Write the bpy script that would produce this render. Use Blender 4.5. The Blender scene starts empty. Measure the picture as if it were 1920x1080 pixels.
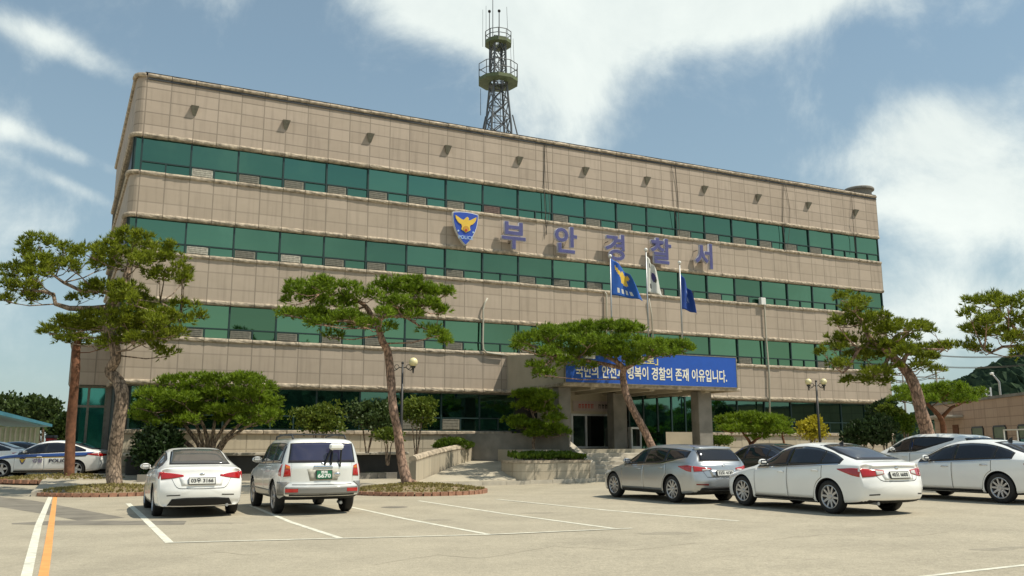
import bpy, bmesh, math, random
from mathutils import Vector, Matrix
from mathutils.bvhtree import BVHTree

random.seed(7)
R = random.random
S = bpy.context.scene
COL = S.collection
PI = math.pi
rad = math.radians

# ------------------------------------------------------------------ camera
CF, CPITCH, CROLL, EYE = 1606.003, 0.18158685, -0.002267, 1.5
_c, _s = math.cos(CPITCH), math.sin(CPITCH)
_cr, _sr = math.cos(CROLL), math.sin(CROLL)
_r0, _u0, _f0 = Vector((1, 0, 0)), Vector((0, -_s, _c)), Vector((0, _c, _s))
_xr = _r0 * _cr + _u0 * _sr
_yu = _u0 * _cr - _r0 * _sr
cam = bpy.data.cameras.new('camera')
cam.lens, cam.sensor_width = 36 * CF / 1920, 36
cam.clip_start, cam.clip_end = 0.1, 8000
co = bpy.data.objects.new('camera', cam)
COL.objects.link(co)
m = Matrix((_xr, _yu, -_f0)).transposed().to_4x4()
m.translation = (0, 0, EYE)
co.matrix_world = m
S.camera = co

# ------------------------------------------------------------------ exposure, world, sun
S.view_settings.view_transform = 'Standard'
S.view_settings.look = 'None'
S.view_settings.exposure = 0.0
S.view_settings.gamma = 1.0
SUN = Vector((0.570, -0.148, 1.0)).normalized()
SUN_EL = math.asin(SUN.z)
SUN_AZ = math.atan2(SUN.x, SUN.y)
sl = bpy.data.lights.new('sun', 'SUN')
sl.energy, sl.angle, sl.color = 4.6, rad(0.5), (1.0, 0.925, 0.775)
so = bpy.data.objects.new('sun', sl)
COL.objects.link(so)
so.rotation_euler = SUN.to_track_quat('Z', 'Y').to_euler()


def ray(px, py):
    """direction of sight through a pixel of the 1920x1080 survey photograph"""
    a, b = px - 960, py - 540
    u = _cr * a + _sr * b
    v = -_sr * a + _cr * b
    return _r0 * (u / CF) + _f0 - _u0 * (v / CF)


W = bpy.data.worlds.new('World')
S.world = W
W.use_nodes = True
wn, wl = W.node_tree.nodes, W.node_tree.links
wn.clear()


def N(t, **k):
    n = wn.new(t)
    for a, b in k.items():
        setattr(n, a, b)
    return n


def wmath(op, a, b=None, c=None, clamp=False):
    n = N('ShaderNodeMath', operation=op)
    n.use_clamp = clamp
    for i, v in enumerate((a, b, c)):
        if v is None:
            continue
        if isinstance(v, (int, float)):
            n.inputs[i].default_value = v
        else:
            wl.new(v, n.inputs[i])
    return n.outputs[0]


def wdot(vsock, vec):
    n = N('ShaderNodeVectorMath', operation='DOT_PRODUCT')
    wl.new(vsock, n.inputs[0])
    n.inputs[1].default_value = vec
    return n.outputs['Value']


def build_sky():
    sky = N('ShaderNodeTexSky', sky_type='NISHITA')
    sky.sun_disc = False
    sky.sun_elevation, sky.sun_rotation = SUN_EL, SUN_AZ
    sky.air_density, sky.dust_density, sky.ozone_density = 1.0, 0.6, 2.0
    tc = N('ShaderNodeTexCoord')
    D_ = tc.outputs['Generated']
    # project directions on a cloud deck, so clouds flatten towards the horizon
    z = wmath('ADD', wmath('MAXIMUM', wdot(D_, (0, 0, 1)), 0.0), 0.22)
    sc = N('ShaderNodeVectorMath', operation='SCALE')
    wl.new(D_, sc.inputs[0])
    wl.new(wmath('DIVIDE', 1.0, z), sc.inputs['Scale'])
    n1 = N('ShaderNodeTexNoise')
    n1.inputs['Scale'].default_value, n1.inputs['Detail'].default_value = 1.5, 9
    n1.inputs['Roughness'].default_value, n1.inputs['Distortion'].default_value = 0.6, 0.5
    wl.new(sc.outputs[0], n1.inputs['Vector'])
    n2 = N('ShaderNodeTexNoise')
    n2.inputs['Scale'].default_value, n2.inputs['Detail'].default_value = 5.5, 10
    n2.inputs['Roughness'].default_value, n2.inputs['Distortion'].default_value = 0.62, 0.35
    wl.new(D_, n2.inputs['Vector'])
    # cloud banks of this afternoon: direction, half sizes, tilt, weight
    banks = [(1180, 0, 420, 70, 4, 1.15), (1080, 110, 140, 140, 10, .85), (860, 30, 190, 60, 22, .75), (1010, 215, 110, 90, 30, .42), (1440, 10, 170, 45, -8, .6),
             (1730, 215, 100, 55, 12, .75), (1850, 300, 150, 75, 20, .8), (1640, 300, 110, 40, -8, .5), (1700, 380, 190, 45, 4, .55), (1860, 420, 110, 55, 8, .5),
             (1830, 590, 270, 70, 0, .70), (1600, 500, 150, 45, 0, .25),
             (110, 85, 150, 24, 14, .62), (20, 60, 60, 40, 30, .4), (20, 205, 60, 100, 30, .45), (120, 282, 130, 17, 14, .66), (140, 350, 80, 12, 18, .5), (40, 400, 150, 50, 0, .22), (60, 640, 300, 110, 0, .12), (1905, 165, 50, 40, 0, .4)]
    tot = None
    for (px, py, hx, hy, tilt, w) in banks:
        d = ray(px, py).normalized()
        a = Vector((d.y, -d.x, 0)).normalized()
        b = a.cross(d) if a.cross(d).z > 0 else d.cross(a)
        ca, sa = math.cos(rad(-tilt)), math.sin(rad(-tilt))
        a2, b2 = a * ca + b * sa, b * ca - a * sa
        x = wmath('DIVIDE', wdot(D_, a2), hx / CF)
        y = wmath('DIVIDE', wdot(D_, b2), hy / CF)
        # (a,b are perpendicular to d, so the bank is centred there)
        r2 = wmath('ADD', wmath('MULTIPLY', x, x), wmath('MULTIPLY', y, y))
        g = wmath('MULTIPLY', wmath('POWER', 2.718, wmath('MULTIPLY', r2, -0.9)), w)
        front = wmath('GREATER_THAN', wdot(D_, d), 0.2)
        g = wmath('MULTIPLY', g, front)
        tot = g if tot is None else wmath('ADD', tot, g)
    fld = wmath('ADD', wmath('MULTIPLY', wmath('SUBTRACT', n1.outputs[0], 0.5), 0.6),
                wmath('MULTIPLY', wmath('SUBTRACT', n2.outputs[0], 0.5), 2.3))
    # scattered cloud all over the rest of the dome
    back = wmath('MULTIPLY', wmath('LESS_THAN', wdot(D_, (0, 1, 0)), 0.15), 0.26)
    dens = wmath('ADD', wmath('ADD', tot, fld), back)
    mr = N('ShaderNodeMapRange', interpolation_type='SMOOTHSTEP')
    wl.new(dens, mr.inputs[0])
    mr.inputs[1].default_value, mr.inputs[2].default_value = 0.10, 1.08
    mask = wmath('MULTIPLY', mr.outputs[0], 0.97)
    # thin milky veil towards the horizon
    hz = N('ShaderNodeMapRange')
    wl.new(wdot(D_, (0, 0, 1)), hz.inputs[0])
    hz.inputs[1].default_value, hz.inputs[2].default_value = 0.0, 0.42
    hz.inputs[3].default_value, hz.inputs[4].default_value = 0.75, 0.34
    skyc = N('ShaderNodeMix', data_type='RGBA', blend_type='MULTIPLY')
    skyc.inputs[0].default_value = 1.0
    wl.new(sky.outputs[0], skyc.inputs[6])
    skyc.inputs[7].default_value = SKY_TINT
    veil = N('ShaderNodeMix', data_type='RGBA')
    wl.new(hz.outputs[0], veil.inputs[0])
    wl.new(skyc.outputs[2], veil.inputs[6])
    veil.inputs[7].default_value = VEIL
    # cream glow added low in the unseen sky behind the camera, brightening the glass
    bk = N('ShaderNodeMapRange', interpolation_type='SMOOTHSTEP')
    wl.new(wdot(D_, (0.25, -0.97, 0)), bk.inputs[0])
    bk.inputs[1].default_value, bk.inputs[2].default_value = 0.0, 0.5
    lw = N('ShaderNodeMapRange')
    wl.new(wdot(D_, (0, 0, 1)), lw.inputs[0])
    lw.inputs[1].default_value, lw.inputs[2].default_value = 0.06, 0.33
    lw.inputs[3].default_value, lw.inputs[4].default_value = 0.95, 0.0
    veil2 = N('ShaderNodeMix', data_type='RGBA')
    wl.new(wmath('MULTIPLY', bk.outputs[0], lw.outputs[0]), veil2.inputs[0])
    wl.new(veil.outputs[2], veil2.inputs[6])
    veil2.inputs[7].default_value = (6.0, 5.9, 4.5, 1)
    veil = veil2
    # brighter cloud bodies, greyer thin parts
    cr = N('ShaderNodeMapRange')
    wl.new(n2.outputs[0], cr.inputs[0])
    cr.inputs[1].default_value, cr.inputs[2].default_value = 0.3, 0.7
    cc = N('ShaderNodeMix', data_type='RGBA')
    wl.new(cr.outputs[0], cc.inputs[0])
    cc.inputs[6].default_value, cc.inputs[7].default_value = CLOUD_A, CLOUD_B
    mix = N('ShaderNodeMix', data_type='RGBA')
    wl.new(mask, mix.inputs[0])
    wl.new(veil.outputs[2], mix.inputs[6])
    wl.new(cc.outputs[2], mix.inputs[7])
    bg = N('ShaderNodeBackground')
    bg.inputs['Strength'].default_value = SKY_K
    wl.new(mix.outputs[2], bg.inputs['Color'])
    out = N('ShaderNodeOutputWorld')
    wl.new(bg.outputs[0], out.inputs['Surface'])


SKY_K = 0.13
SKY_TINT = (1.12, 1.2, 1.02, 1)
VEIL = (2.75, 3.45, 3.85, 1)
CLOUD_A = (5.9, 6.5, 6.35, 1)
CLOUD_B = (7.4, 7.9, 7.5, 1)
build_sky()

# ------------------------------------------------------------------ survey frames
TH = 0.4466675
TV, NV = Vector((math.cos(TH), math.sin(TH), 0)), Vector((math.sin(TH), -math.cos(TH), 0))
P0 = Vector((-15.92624, 35.20172, 0))


def _sm(t):
    t = max(0.0, min(1.0, t))
    return t * t * (3 - 2 * t)


def zg(x, y=0):
    """the lot rises gently to the right, and the drive rises at the back left"""
    return 0.012 * max(0, min(30, x)) + 0.30 * _sm((y - 29) / 8) * _sm((-x - 9) / 7)


def FW(u, v, z):
    """u metres along the facade, v metres out from it"""
    p = P0 + TV * u + NV * v
    return Vector((p.x, p.y, z))


def D(px, py, Y):
    r = ray(px, py)
    return r * (Y / r.y) + Vector((0, 0, EYE))


def G(px, py, dz=0.0):
    r = ray(px, py)
    z = 0.0
    for _ in range(12):
        k = (EYE - dz - z) / -r.z
        p = r * k
        z = zg(p.x, p.y)
    return Vector((p.x, p.y, z + dz))


def Fu(px, v, py=700):
    """u of the sight line through a pixel on the plane v in front of the facade"""
    r = ray(px, py)
    b = P0 + NV * v
    return (r.x * b.y - r.y * b.x) / (TV.x * r.y - r.x * TV.y)


def Fz(px, py, v):
    u = Fu(px, v, py)
    p = P0 + TV * u + NV * v
    r = ray(px, py)
    return EYE + r.z * (p.y / r.y)


# ------------------------------------------------------------------ mesh helpers
class MB:
    def __init__(s):
        s.v, s.f, s.m, s.uv = [], [], [], None

    def add(s, vs, fs, mi=0):
        o = len(s.v)
        s.v += [tuple(p) for p in vs]
        s.f += [tuple(i + o for i in f) for f in fs]
        s.m += [mi] * len(fs)
        return s

    def box(s, x0, x1, y0, y1, z0, z1, mi=0, bev=0.0):
        if x0 > x1: x0, x1 = x1, x0
        if y0 > y1: y0, y1 = y1, y0
        if z0 > z1: z0, z1 = z1, z0
        if bev <= 0:
            vs = [(x, y, z) for z in (z0, z1) for y in (y0, y1) for x in (x0, x1)]
            return s.add(vs, [(0, 2, 3, 1), (4, 5, 7, 6), (0, 1, 5, 4), (2, 6, 7, 3), (0, 4, 6, 2), (1, 3, 7, 5)], mi)
        b = min(bev, (x1 - x0) * .45, (y1 - y0) * .45, (z1 - z0) * .45)
        ring = lambda z, i: [(x0 + i, y0, z), (x1 - i, y0, z), (x1, y0 + i, z), (x1, y1 - i, z), (x1 - i, y1, z), (x0 + i, y1, z), (x0, y1 - i, z), (x0, y0 + i, z)]
        ins = lambda z: [(x0 + b, y0 + b, z), (x1 - b, y0 + b, z), (x1 - b, y0 + b, z), (x1 - b, y1 - b, z), (x1 - b, y1 - b, z), (x0 + b, y1 - b, z), (x0 + b, y1 - b, z), (x0 + b, y0 + b, z)]
        vs = ins(z0) + ring(z0 + b, b) + ring(z1 - b, b) + ins(z1)
        fs = []
        for k in range(3):
            for i in range(8):
                j = (i + 1) % 8
                fs.append((k * 8 + i, k * 8 + j, k * 8 + 8 + j, k * 8 + 8 + i))
        fs += [tuple(range(7, -1, -1)), tuple(range(24, 32))]
        return s.add(vs, fs, mi)

    def obox(s, c, ax, ay, az, mi=0):
        """box by centre and three half-axis vectors"""
        c, ax, ay, az = Vector(c), Vector(ax), Vector(ay), Vector(az)
        vs = [c + ax * i + ay * j + az * k for k in (-1, 1) for j in (-1, 1) for i in (-1, 1)]
        return s.add(vs, [(0, 2, 3, 1), (4, 5, 7, 6), (0, 1, 5, 4), (2, 6, 7, 3), (0, 4, 6, 2), (1, 3, 7, 5)], mi)

    def prism(s, poly, z0, z1, mi=0):
        """poly in xy, extruded in z"""
        n = len(poly)
        vs = [(x, y, z0) for x, y in poly] + [(x, y, z1) for x, y in poly]
        fs = [tuple(range(n - 1, -1, -1)), tuple(range(n, 2 * n))]
        fs += [(i, (i + 1) % n, n + (i + 1) % n, n + i) for i in range(n)]
        return s.add(vs, fs, mi)

    def prism3(s, pts, d, mi=0):
        """planar 3-D polygon extruded by vector d"""
        n = len(pts)
        vs = [Vector(p) for p in pts] + [Vector(p) + Vector(d) for p in pts]
        fs = [tuple(range(n - 1, -1, -1)), tuple(range(n, 2 * n))]
        fs += [(i, (i + 1) % n, n + (i + 1) % n, n + i) for i in range(n)]
        return s.add(vs, fs, mi)

    def tube(s, pts, rr, seg=8, mi=0, caps=True):
        pts = [Vector(p) for p in pts]
        if not isinstance(rr, (list, tuple)):
            rr = [rr] * len(pts)
        n = len(pts)
        vs, fs = [], []
        prev = None
        for i, p in enumerate(pts):
            d = (pts[min(i + 1, n - 1)] - pts[max(i - 1, 0)])
            d = d.normalized() if d.length > 1e-9 else Vector((0, 0, 1))
            if prev is None:
                a = d.cross(Vector((0, 0, 1)))
                if a.length < 0.1:
                    a = d.cross(Vector((1, 0, 0)))
            else:
                a = prev - d * prev.dot(d)
            a.normalize()
            prev = a
            b = d.cross(a)
            for k in range(seg):
                t = 2 * PI * k / seg
                vs.append(p + (a * math.cos(t) + b * math.sin(t)) * rr[i])
        for i in range(n - 1):
            for k in range(seg):
                l = (k + 1) % seg
                fs.append((i * seg + k, i * seg + l, (i + 1) * seg + l, (i + 1) * seg + k))
        if caps:
            fs.append(tuple(range(seg - 1, -1, -1)))
            fs.append(tuple((n - 1) * seg + k for k in range(seg)))
        return s.add(vs, fs, mi)

    def lathe(s, prof, seg=24, axis='Z', c=(0, 0, 0), mi=0):
        """prof: (radius, height) list"""
        c = Vector(c)
        n = len(prof)
        vs, fs = [], []
        for (r, h) in prof:
            for k in range(seg):
                t = 2 * PI * k / seg
                a, b = r * math.cos(t), r * math.sin(t)
                p = {'Z': (a, b, h), 'Y': (a, h, b), 'X': (h, a, b)}[axis]
                vs.append(c + Vector(p))
        for i in range(n - 1):
            for k in range(seg):
                l = (k + 1) % seg
                fs.append((i * seg + k, i * seg + l, (i + 1) * seg + l, (i + 1) * seg + k))
        return s.add(vs, fs, mi)

    def ball(s, c, r, seg=12, rings=8, mi=0, sz=1.0):
        prof = [(max(1e-4, r * math.sin(PI * i / rings)), -r * sz * math.cos(PI * i / rings)) for i in range(rings + 1)]
        return s.lathe(prof, seg, 'Z', c, mi)


def mesh(name, mb, mats, smooth=False, recalc=True):
    me = bpy.data.meshes.new(name)
    me.from_pydata(mb.v, [], mb.f)
    if not isinstance(mats, (list, tuple)):
        mats = [mats]
    for mt in mats:
        me.materials.append(mt)
    me.polygons.foreach_set('material_index', mb.m)
    if recalc:
        bm = bmesh.new()
        bm.from_mesh(me)
        bmesh.ops.recalc_face_normals(bm, faces=bm.faces)
        bm.to_mesh(me)
        bm.free()
    if smooth:
        me.polygons.foreach_set('use_smooth', [True] * len(me.polygons))
    if mb.uv:
        ul = me.uv_layers.new(name='UVMap')
        for p in me.polygons:
            for li in p.loop_indices:
                ul.data[li].uv = mb.uv[me.loops[li].vertex_index]
    me.update()
    return me


def obj(name, mb, mats, parent=None, smooth=False, recalc=True, label=None):
    me = mb if isinstance(mb, bpy.types.Mesh) else mesh(name, mb, mats, smooth, recalc)
    o = bpy.data.objects.new(name, me)
    COL.objects.link(o)
    if parent is not None:
        o.parent = parent
    if label:
        o['label'] = label
    return o


def tag(o, label, cat, group=None):
    o['label'], o['category'] = label, cat
    if group:
        o['group'] = group
    return o


def kind(o, k):
    o['kind'] = k
    return o


def empty(name, loc=(0, 0, 0), rz=0.0, label=None, cat=None, group=None):
    o = bpy.data.objects.new(name, None)
    o.empty_display_size = 0.3
    COL.objects.link(o)
    o.location, o.rotation_euler = loc, (0, 0, rz)
    if label:
        tag(o, label, cat, group)
    return o


def copy_tree(o, parent=None):
    c = o.copy()
    COL.objects.link(c)
    if parent is not None:
        c.parent = parent
    for ch in [q for q in COL.objects if q.parent is o]:
        copy_tree(ch, c)
    return c


def text_mesh(body, size, extrude=0.01, bold=0.0, align='CENTER', res=3):
    cu = bpy.data.curves.new('lettering', 'FONT')
    cu.body, cu.size, cu.extrude, cu.offset = body, size, extrude, bold
    cu.align_x, cu.align_y = align, 'CENTER'
    cu.resolution_u = res
    o = bpy.data.objects.new('lettering', cu)
    COL.objects.link(o)
    bpy.context.view_layer.update()
    dg = bpy.context.evaluated_depsgraph_get()
    me = bpy.data.meshes.new_from_object(o.evaluated_get(dg))
    bpy.data.objects.remove(o)
    bpy.data.curves.remove(cu)
    return me


def set_text(name, me, mat, parent, M4):
    me.transform(M4)
    me.materials.clear()
    me.materials.append(mat)
    return obj(name, me, mat, parent)


# ------------------------------------------------------------------ materials
def mat(name, col, rough=0.7, metal=0.0, var=0.12, scale=3.0, bump=0.0, bscale=None, spec=None, stain=0.0, coat=0.0, grain=0.0, furrow=0.0):
    mt = bpy.data.materials.new(name)
    mt.use_nodes = True
    nt = mt.node_tree
    b = nt.nodes['Principled BSDF']
    b.inputs['Roughness'].default_value = rough
    b.inputs['Metallic'].default_value = metal
    if spec is not None:
        b.inputs['Specular IOR Level'].default_value = spec
    if coat:
        b.inputs['Coat Weight'].default_value = coat
        b.inputs['Coat Roughness'].default_value = 0.04
    tc = nt.nodes.new('ShaderNodeTexCoord')
    no = nt.nodes.new('ShaderNodeTexNoise')
    no.inputs['Scale'].default_value, no.inputs['Detail'].default_value = scale, 6
    nt.links.new(tc.outputs['Object'], no.inputs['Vector'])
    rp = nt.nodes.new('ShaderNodeMapRange')
    rp.inputs[1].default_value, rp.inputs[2].default_value = 0.3, 0.7
    rp.inputs[3].default_value, rp.inputs[4].default_value = 1 - var, 1 + var
    nt.links.new(no.outputs[0], rp.inputs[0])
    mx = nt.nodes.new('ShaderNodeVectorMath')
    mx.operation = 'SCALE'
    mx.inputs[0].default_value = col[:3]
    nt.links.new(rp.outputs[0], mx.inputs['Scale'])
    last = mx.outputs[0]
    if stain:
        n2 = nt.nodes.new('ShaderNodeTexNoise')
        n2.inputs['Scale'].default_value, n2.inputs['Detail'].default_value = scale * 0.23, 8
        n2.inputs['Roughness'].default_value = 0.7
        nt.links.new(tc.outputs['Object'], n2.inputs['Vector'])
        r2 = nt.nodes.new('ShaderNodeMapRange')
        r2.inputs[1].default_value, r2.inputs[2].default_value = 0.5, 0.72
        r2.inputs[3].default_value, r2.inputs[4].default_value = 1, 1 - stain
        nt.links.new(n2.outputs[0], r2.inputs[0])
        m2 = nt.nodes.new('ShaderNodeVectorMath')
        m2.operation = 'SCALE'
        nt.links.new(last, m2.inputs[0])
        nt.links.new(r2.outputs[0], m2.inputs['Scale'])
        last = m2.outputs[0]
    if furrow:
        mp = nt.nodes.new('ShaderNodeMapping')
        mp.inputs['Scale'].default_value = (1, 1, 0.28)
        nt.links.new(tc.outputs['Object'], mp.inputs[0])
        vo = nt.nodes.new('ShaderNodeTexVoronoi')
        vo.feature = 'DISTANCE_TO_EDGE'
        vo.inputs['Scale'].default_value = 9.0
        n5 = nt.nodes.new('ShaderNodeTexNoise')
        n5.inputs['Scale'].default_value = 6.0
        nt.links.new(mp.outputs[0], n5.inputs['Vector'])
        ad = nt.nodes.new('ShaderNodeVectorMath')
        ad.operation = 'MULTIPLY_ADD'
        nt.links.new(n5.outputs['Color'], ad.inputs[0])
        ad.inputs[1].default_value = (.12, .12, .12)
        nt.links.new(mp.outputs[0], ad.inputs[2])
        nt.links.new(ad.outputs[0], vo.inputs['Vector'])
        r5 = nt.nodes.new('ShaderNodeMapRange')
        r5.inputs[1].default_value, r5.inputs[2].default_value = 0.0, 0.16
        r5.inputs[3].default_value, r5.inputs[4].default_value = 1 - furrow, 1.15
        nt.links.new(vo.outputs['Distance'], r5.inputs[0])
        m5 = nt.nodes.new('ShaderNodeVectorMath')
        m5.operation = 'SCALE'
        nt.links.new(last, m5.inputs[0])
        nt.links.new(r5.outputs[0], m5.inputs['Scale'])
        last = m5.outputs[0]
    if grain:
        for gs, gk in ((38.0, grain), (9.0, grain * .45)):
            n4 = nt.nodes.new('ShaderNodeTexNoise')
            n4.inputs['Scale'].default_value, n4.inputs['Detail'].default_value = gs, 5
            n4.inputs['Roughness'].default_value = 0.8
            nt.links.new(tc.outputs['Object'], n4.inputs['Vector'])
            r4 = nt.nodes.new('ShaderNodeMapRange')
            r4.inputs[1].default_value, r4.inputs[2].default_value = 0.3, 0.7
            r4.inputs[3].default_value, r4.inputs[4].default_value = 1 - gk, 1 + gk
            nt.links.new(n4.outputs[0], r4.inputs[0])
            m4 = nt.nodes.new('ShaderNodeVectorMath')
            m4.operation = 'SCALE'
            nt.links.new(last, m4.inputs[0])
            nt.links.new(r4.outputs[0], m4.inputs['Scale'])
            last = m4.outputs[0]
    nt.links.new(last, b.inputs['Base Color'])
    if bump:
        n3 = nt.nodes.new('ShaderNodeTexNoise')
        n3.inputs['Scale'].default_value, n3.inputs['Detail'].default_value = bscale or scale * 6, 4
        nt.links.new(tc.outputs['Object'], n3.inputs['Vector'])
        bp = nt.nodes.new('ShaderNodeBump')
        bp.inputs['Strength'].default_value, bp.inputs['Distance'].default_value = bump, 0.02
        nt.links.new(n3.outputs[0], bp.inputs['Height'])
        nt.links.new(bp.outputs[0], b.inputs['Normal'])
    return mt


def leafmat(name, c1, c2, trans=0.35):
    mt = bpy.data.materials.new(name)
    mt.use_nodes = True
    nt = mt.node_tree
    b = nt.nodes['Principled BSDF']
    out = nt.nodes['Material Output']
    ge = nt.nodes.new('ShaderNodeNewGeometry')
    tc = nt.nodes.new('ShaderNodeTexCoord')
    no = nt.nodes.new('ShaderNodeTexNoise')
    no.inputs['Scale'].default_value, no.inputs['Detail'].default_value = 1.6, 3
    nt.links.new(tc.outputs['Object'], no.inputs['Vector'])
    ad = nt.nodes.new('ShaderNodeMath')
    ad.operation = 'MULTIPLY_ADD'
    nt.links.new(ge.outputs['Random Per Island'], ad.inputs[0])
    ad.inputs[1].default_value = 0.55
    nt.links.new(no.outputs[0], ad.inputs[2])
    sb = nt.nodes.new('ShaderNodeMath')
    sb.operation = 'SUBTRACT'
    sb.use_clamp = True
    nt.links.new(ad.outputs[0], sb.inputs[0])
    sb.inputs[1].default_value = 0.3
    mx = nt.nodes.new('ShaderNodeMix')
    mx.data_type = 'RGBA'
    nt.links.new(sb.outputs[0], mx.inputs[0])
    mx.inputs[6].default_value, mx.inputs[7].default_value = (*c1, 1), (*c2, 1)
    nt.links.new(mx.outputs[2], b.inputs['Base Color'])
    b.inputs['Roughness'].default_value = 0.55
    b.inputs['Specular IOR Level'].default_value = 0.3
    tr = nt.nodes.new('ShaderNodeBsdfTranslucent')
    nt.links.new(mx.outputs[2], tr.inputs['Color'])
    ms = nt.nodes.new('ShaderNodeMixShader')
    ms.inputs[0].default_value = trans
    nt.links.new(b.outputs[0], ms.inputs[1])
    nt.links.new(tr.outputs[0], ms.inputs[2])
    nt.links.new(ms.outputs[0], out.inputs['Surface'])
    return mt


def cladmat(name, c1, c2, rows, seam=(0.10, 0.085, 0.065), uvmap=True, streak=0.2, pw=1.0, row_seam=0.5):
    """stone panels pw m wide; v of the UV counts panel rows; thin dark joints, each panel its own tone, rain streaks"""
    mt = bpy.data.materials.new(name)
    mt.use_nodes = True
    nt = mt.node_tree
    L = nt.links.new
    nn = nt.nodes.new
    b = nt.nodes['Principled BSDF']
    b.inputs['Roughness'].default_value = 0.75
    uv = nn('ShaderNodeUVMap')
    sp = nn('ShaderNodeSeparateXYZ')
    L(uv.outputs[0], sp.inputs[0])

    def mm(op, a, c=None, d=None, clamp=False):
        n = nn('ShaderNodeMath')
        n.operation = op
        n.use_clamp = clamp
        for i, q in enumerate((a, c, d)):
            if q is None: continue
            if isinstance(q, (int, float)): n.inputs[i].default_value = q
            else: L(q, n.inputs[i])
        return n.outputs[0]
    su = mm('DIVIDE', sp.outputs[0], pw)
    fu, fv = mm('FRACT', su), mm('FRACT', sp.outputs[1])
    iu, iv = mm('FLOOR', su), mm('FLOOR', sp.outputs[1])
    du = mm('MULTIPLY', mm('MINIMUM', fu, mm('SUBTRACT', 1.0, fu)), pw)
    dv = mm('MINIMUM', fv, mm('SUBTRACT', 1.0, fv))
    cb = nn('ShaderNodeCombineXYZ')
    L(iu, cb.inputs[0]); L(iv, cb.inputs[1])
    wn_ = nn('ShaderNodeTexWhiteNoise')
    wn_.noise_dimensions = '2D'
    L(cb.outputs[0], wn_.inputs['Vector'])
    no = nn('ShaderNodeTexNoise')
    no.inputs['Scale'].default_value, no.inputs['Detail'].default_value = 2.2, 8
    L(uv.outputs[0], no.inputs['Vector'])
    mp = nn('ShaderNodeMapping')
    mp.inputs['Scale'].default_value = (5.0, 0.22, 1)
    L(uv.outputs[0], mp.inputs[0])
    st = nn('ShaderNodeTexNoise')
    st.inputs['Scale'].default_value, st.inputs['Detail'].default_value = 1.0, 6
    L(mp.outputs[0], st.inputs['Vector'])
    t = mm('ADD', mm('MULTIPLY', wn_.outputs['Value'], 0.55), mm('MULTIPLY', no.outputs[0], 0.45))
    mx = nn('ShaderNodeMix')
    mx.data_type = 'RGBA'
    L(t, mx.inputs[0])
    mx.inputs[6].default_value, mx.inputs[7].default_value = (*c1, 1), (*c2, 1)
    sr = nn('ShaderNodeMapRange')
    sr.inputs[1].default_value, sr.inputs[2].default_value = 0.5, 0.75
    sr.inputs[3].default_value, sr.inputs[4].default_value = 1.0, 1.0 - streak
    L(st.outputs[0], sr.inputs[0])
    sc = nn('ShaderNodeVectorMath')
    sc.operation = 'SCALE'
    L(mx.outputs[2], sc.inputs[0]); L(sr.outputs[0], sc.inputs['Scale'])
    ju = nn('ShaderNodeMapRange')
    ju.inputs[1].default_value, ju.inputs[2].default_value = 0.012, 0.035
    ju.inputs[3].default_value, ju.inputs[4].default_value = 0.5, 0.0
    L(du, ju.inputs[0])
    jv = nn('ShaderNodeMapRange')
    jv.inputs[1].default_value, jv.inputs[2].default_value = 0.02, 0.06
    jv.inputs[3].default_value, jv.inputs[4].default_value = row_seam, 0.0
    L(dv, jv.inputs[0])
    j = mm('MAXIMUM', ju.outputs[0], jv.outputs[0])
    m2 = nn('ShaderNodeMix')
    m2.data_type = 'RGBA'
    L(j, m2.inputs[0]); L(sc.outputs[0], m2.inputs[6])
    m2.inputs[7].default_value = (*seam, 1)
    L(m2.outputs[2], b.inputs['Base Color'])
    bp = nn('ShaderNodeBump')
    bp.inputs['Strength'].default_value, bp.inputs['Distance'].default_value = 0.5, 0.01
    bp.invert = True
    L(j, bp.inputs['Height'])
    L(bp.outputs[0], b.inputs['Normal'])
    return mt


def glassmat(name, dark, tint, rough=0.04, refl=0.55, wob=0.02, rnd=0.22):
    """coated window glass: a dark body and a tinted mirror coat"""
    mt = bpy.data.materials.new(name)
    mt.use_nodes = True
    nt = mt.node_tree
    L = nt.links.new
    nn = nt.nodes.new
    b = nt.nodes['Principled BSDF']
    b.inputs['Base Color'].default_value = (*dark, 1)
    b.inputs['Roughness'].default_value = rough
    gl = nn('ShaderNodeBsdfGlossy')
    gl.inputs['Roughness'].default_value = rough
    oi = nn('ShaderNodeObjectInfo')
    mr = nn('ShaderNodeMapRange')
    mr.inputs[3].default_value, mr.inputs[4].default_value = 1 - rnd, 1 + rnd
    L(oi.outputs['Random'], mr.inputs[0])
    sc = nn('ShaderNodeVectorMath')
    sc.operation = 'SCALE'
    sc.inputs[0].default_value = tint
    L(mr.outputs[0], sc.inputs['Scale'])
    L(sc.outputs[0], gl.inputs['Color'])
    tc = nn('ShaderNodeTexCoord')
    no = nn('ShaderNodeTexNoise')
    no.inputs['Scale'].default_value, no.inputs['Detail'].default_value = 0.8, 2
    L(tc.outputs['Object'], no.inputs['Vector'])
    bp = nn('ShaderNodeBump')
    bp.inputs['Strength'].default_value, bp.inputs['Distance'].default_value = wob * 10, 0.02
    L(no.outputs[0], bp.inputs['Height'])
    L(bp.outputs[0], gl.inputs['Normal'])
    ms = nn('ShaderNodeMixShader')
    ms.inputs[0].default_value = refl
    L(b.outputs[0], ms.inputs[1]); L(gl.outputs[0], ms.inputs[2])
    L(ms.outputs[0], nt.nodes['Material Output'].inputs['Surface'])
    return mt


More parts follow.
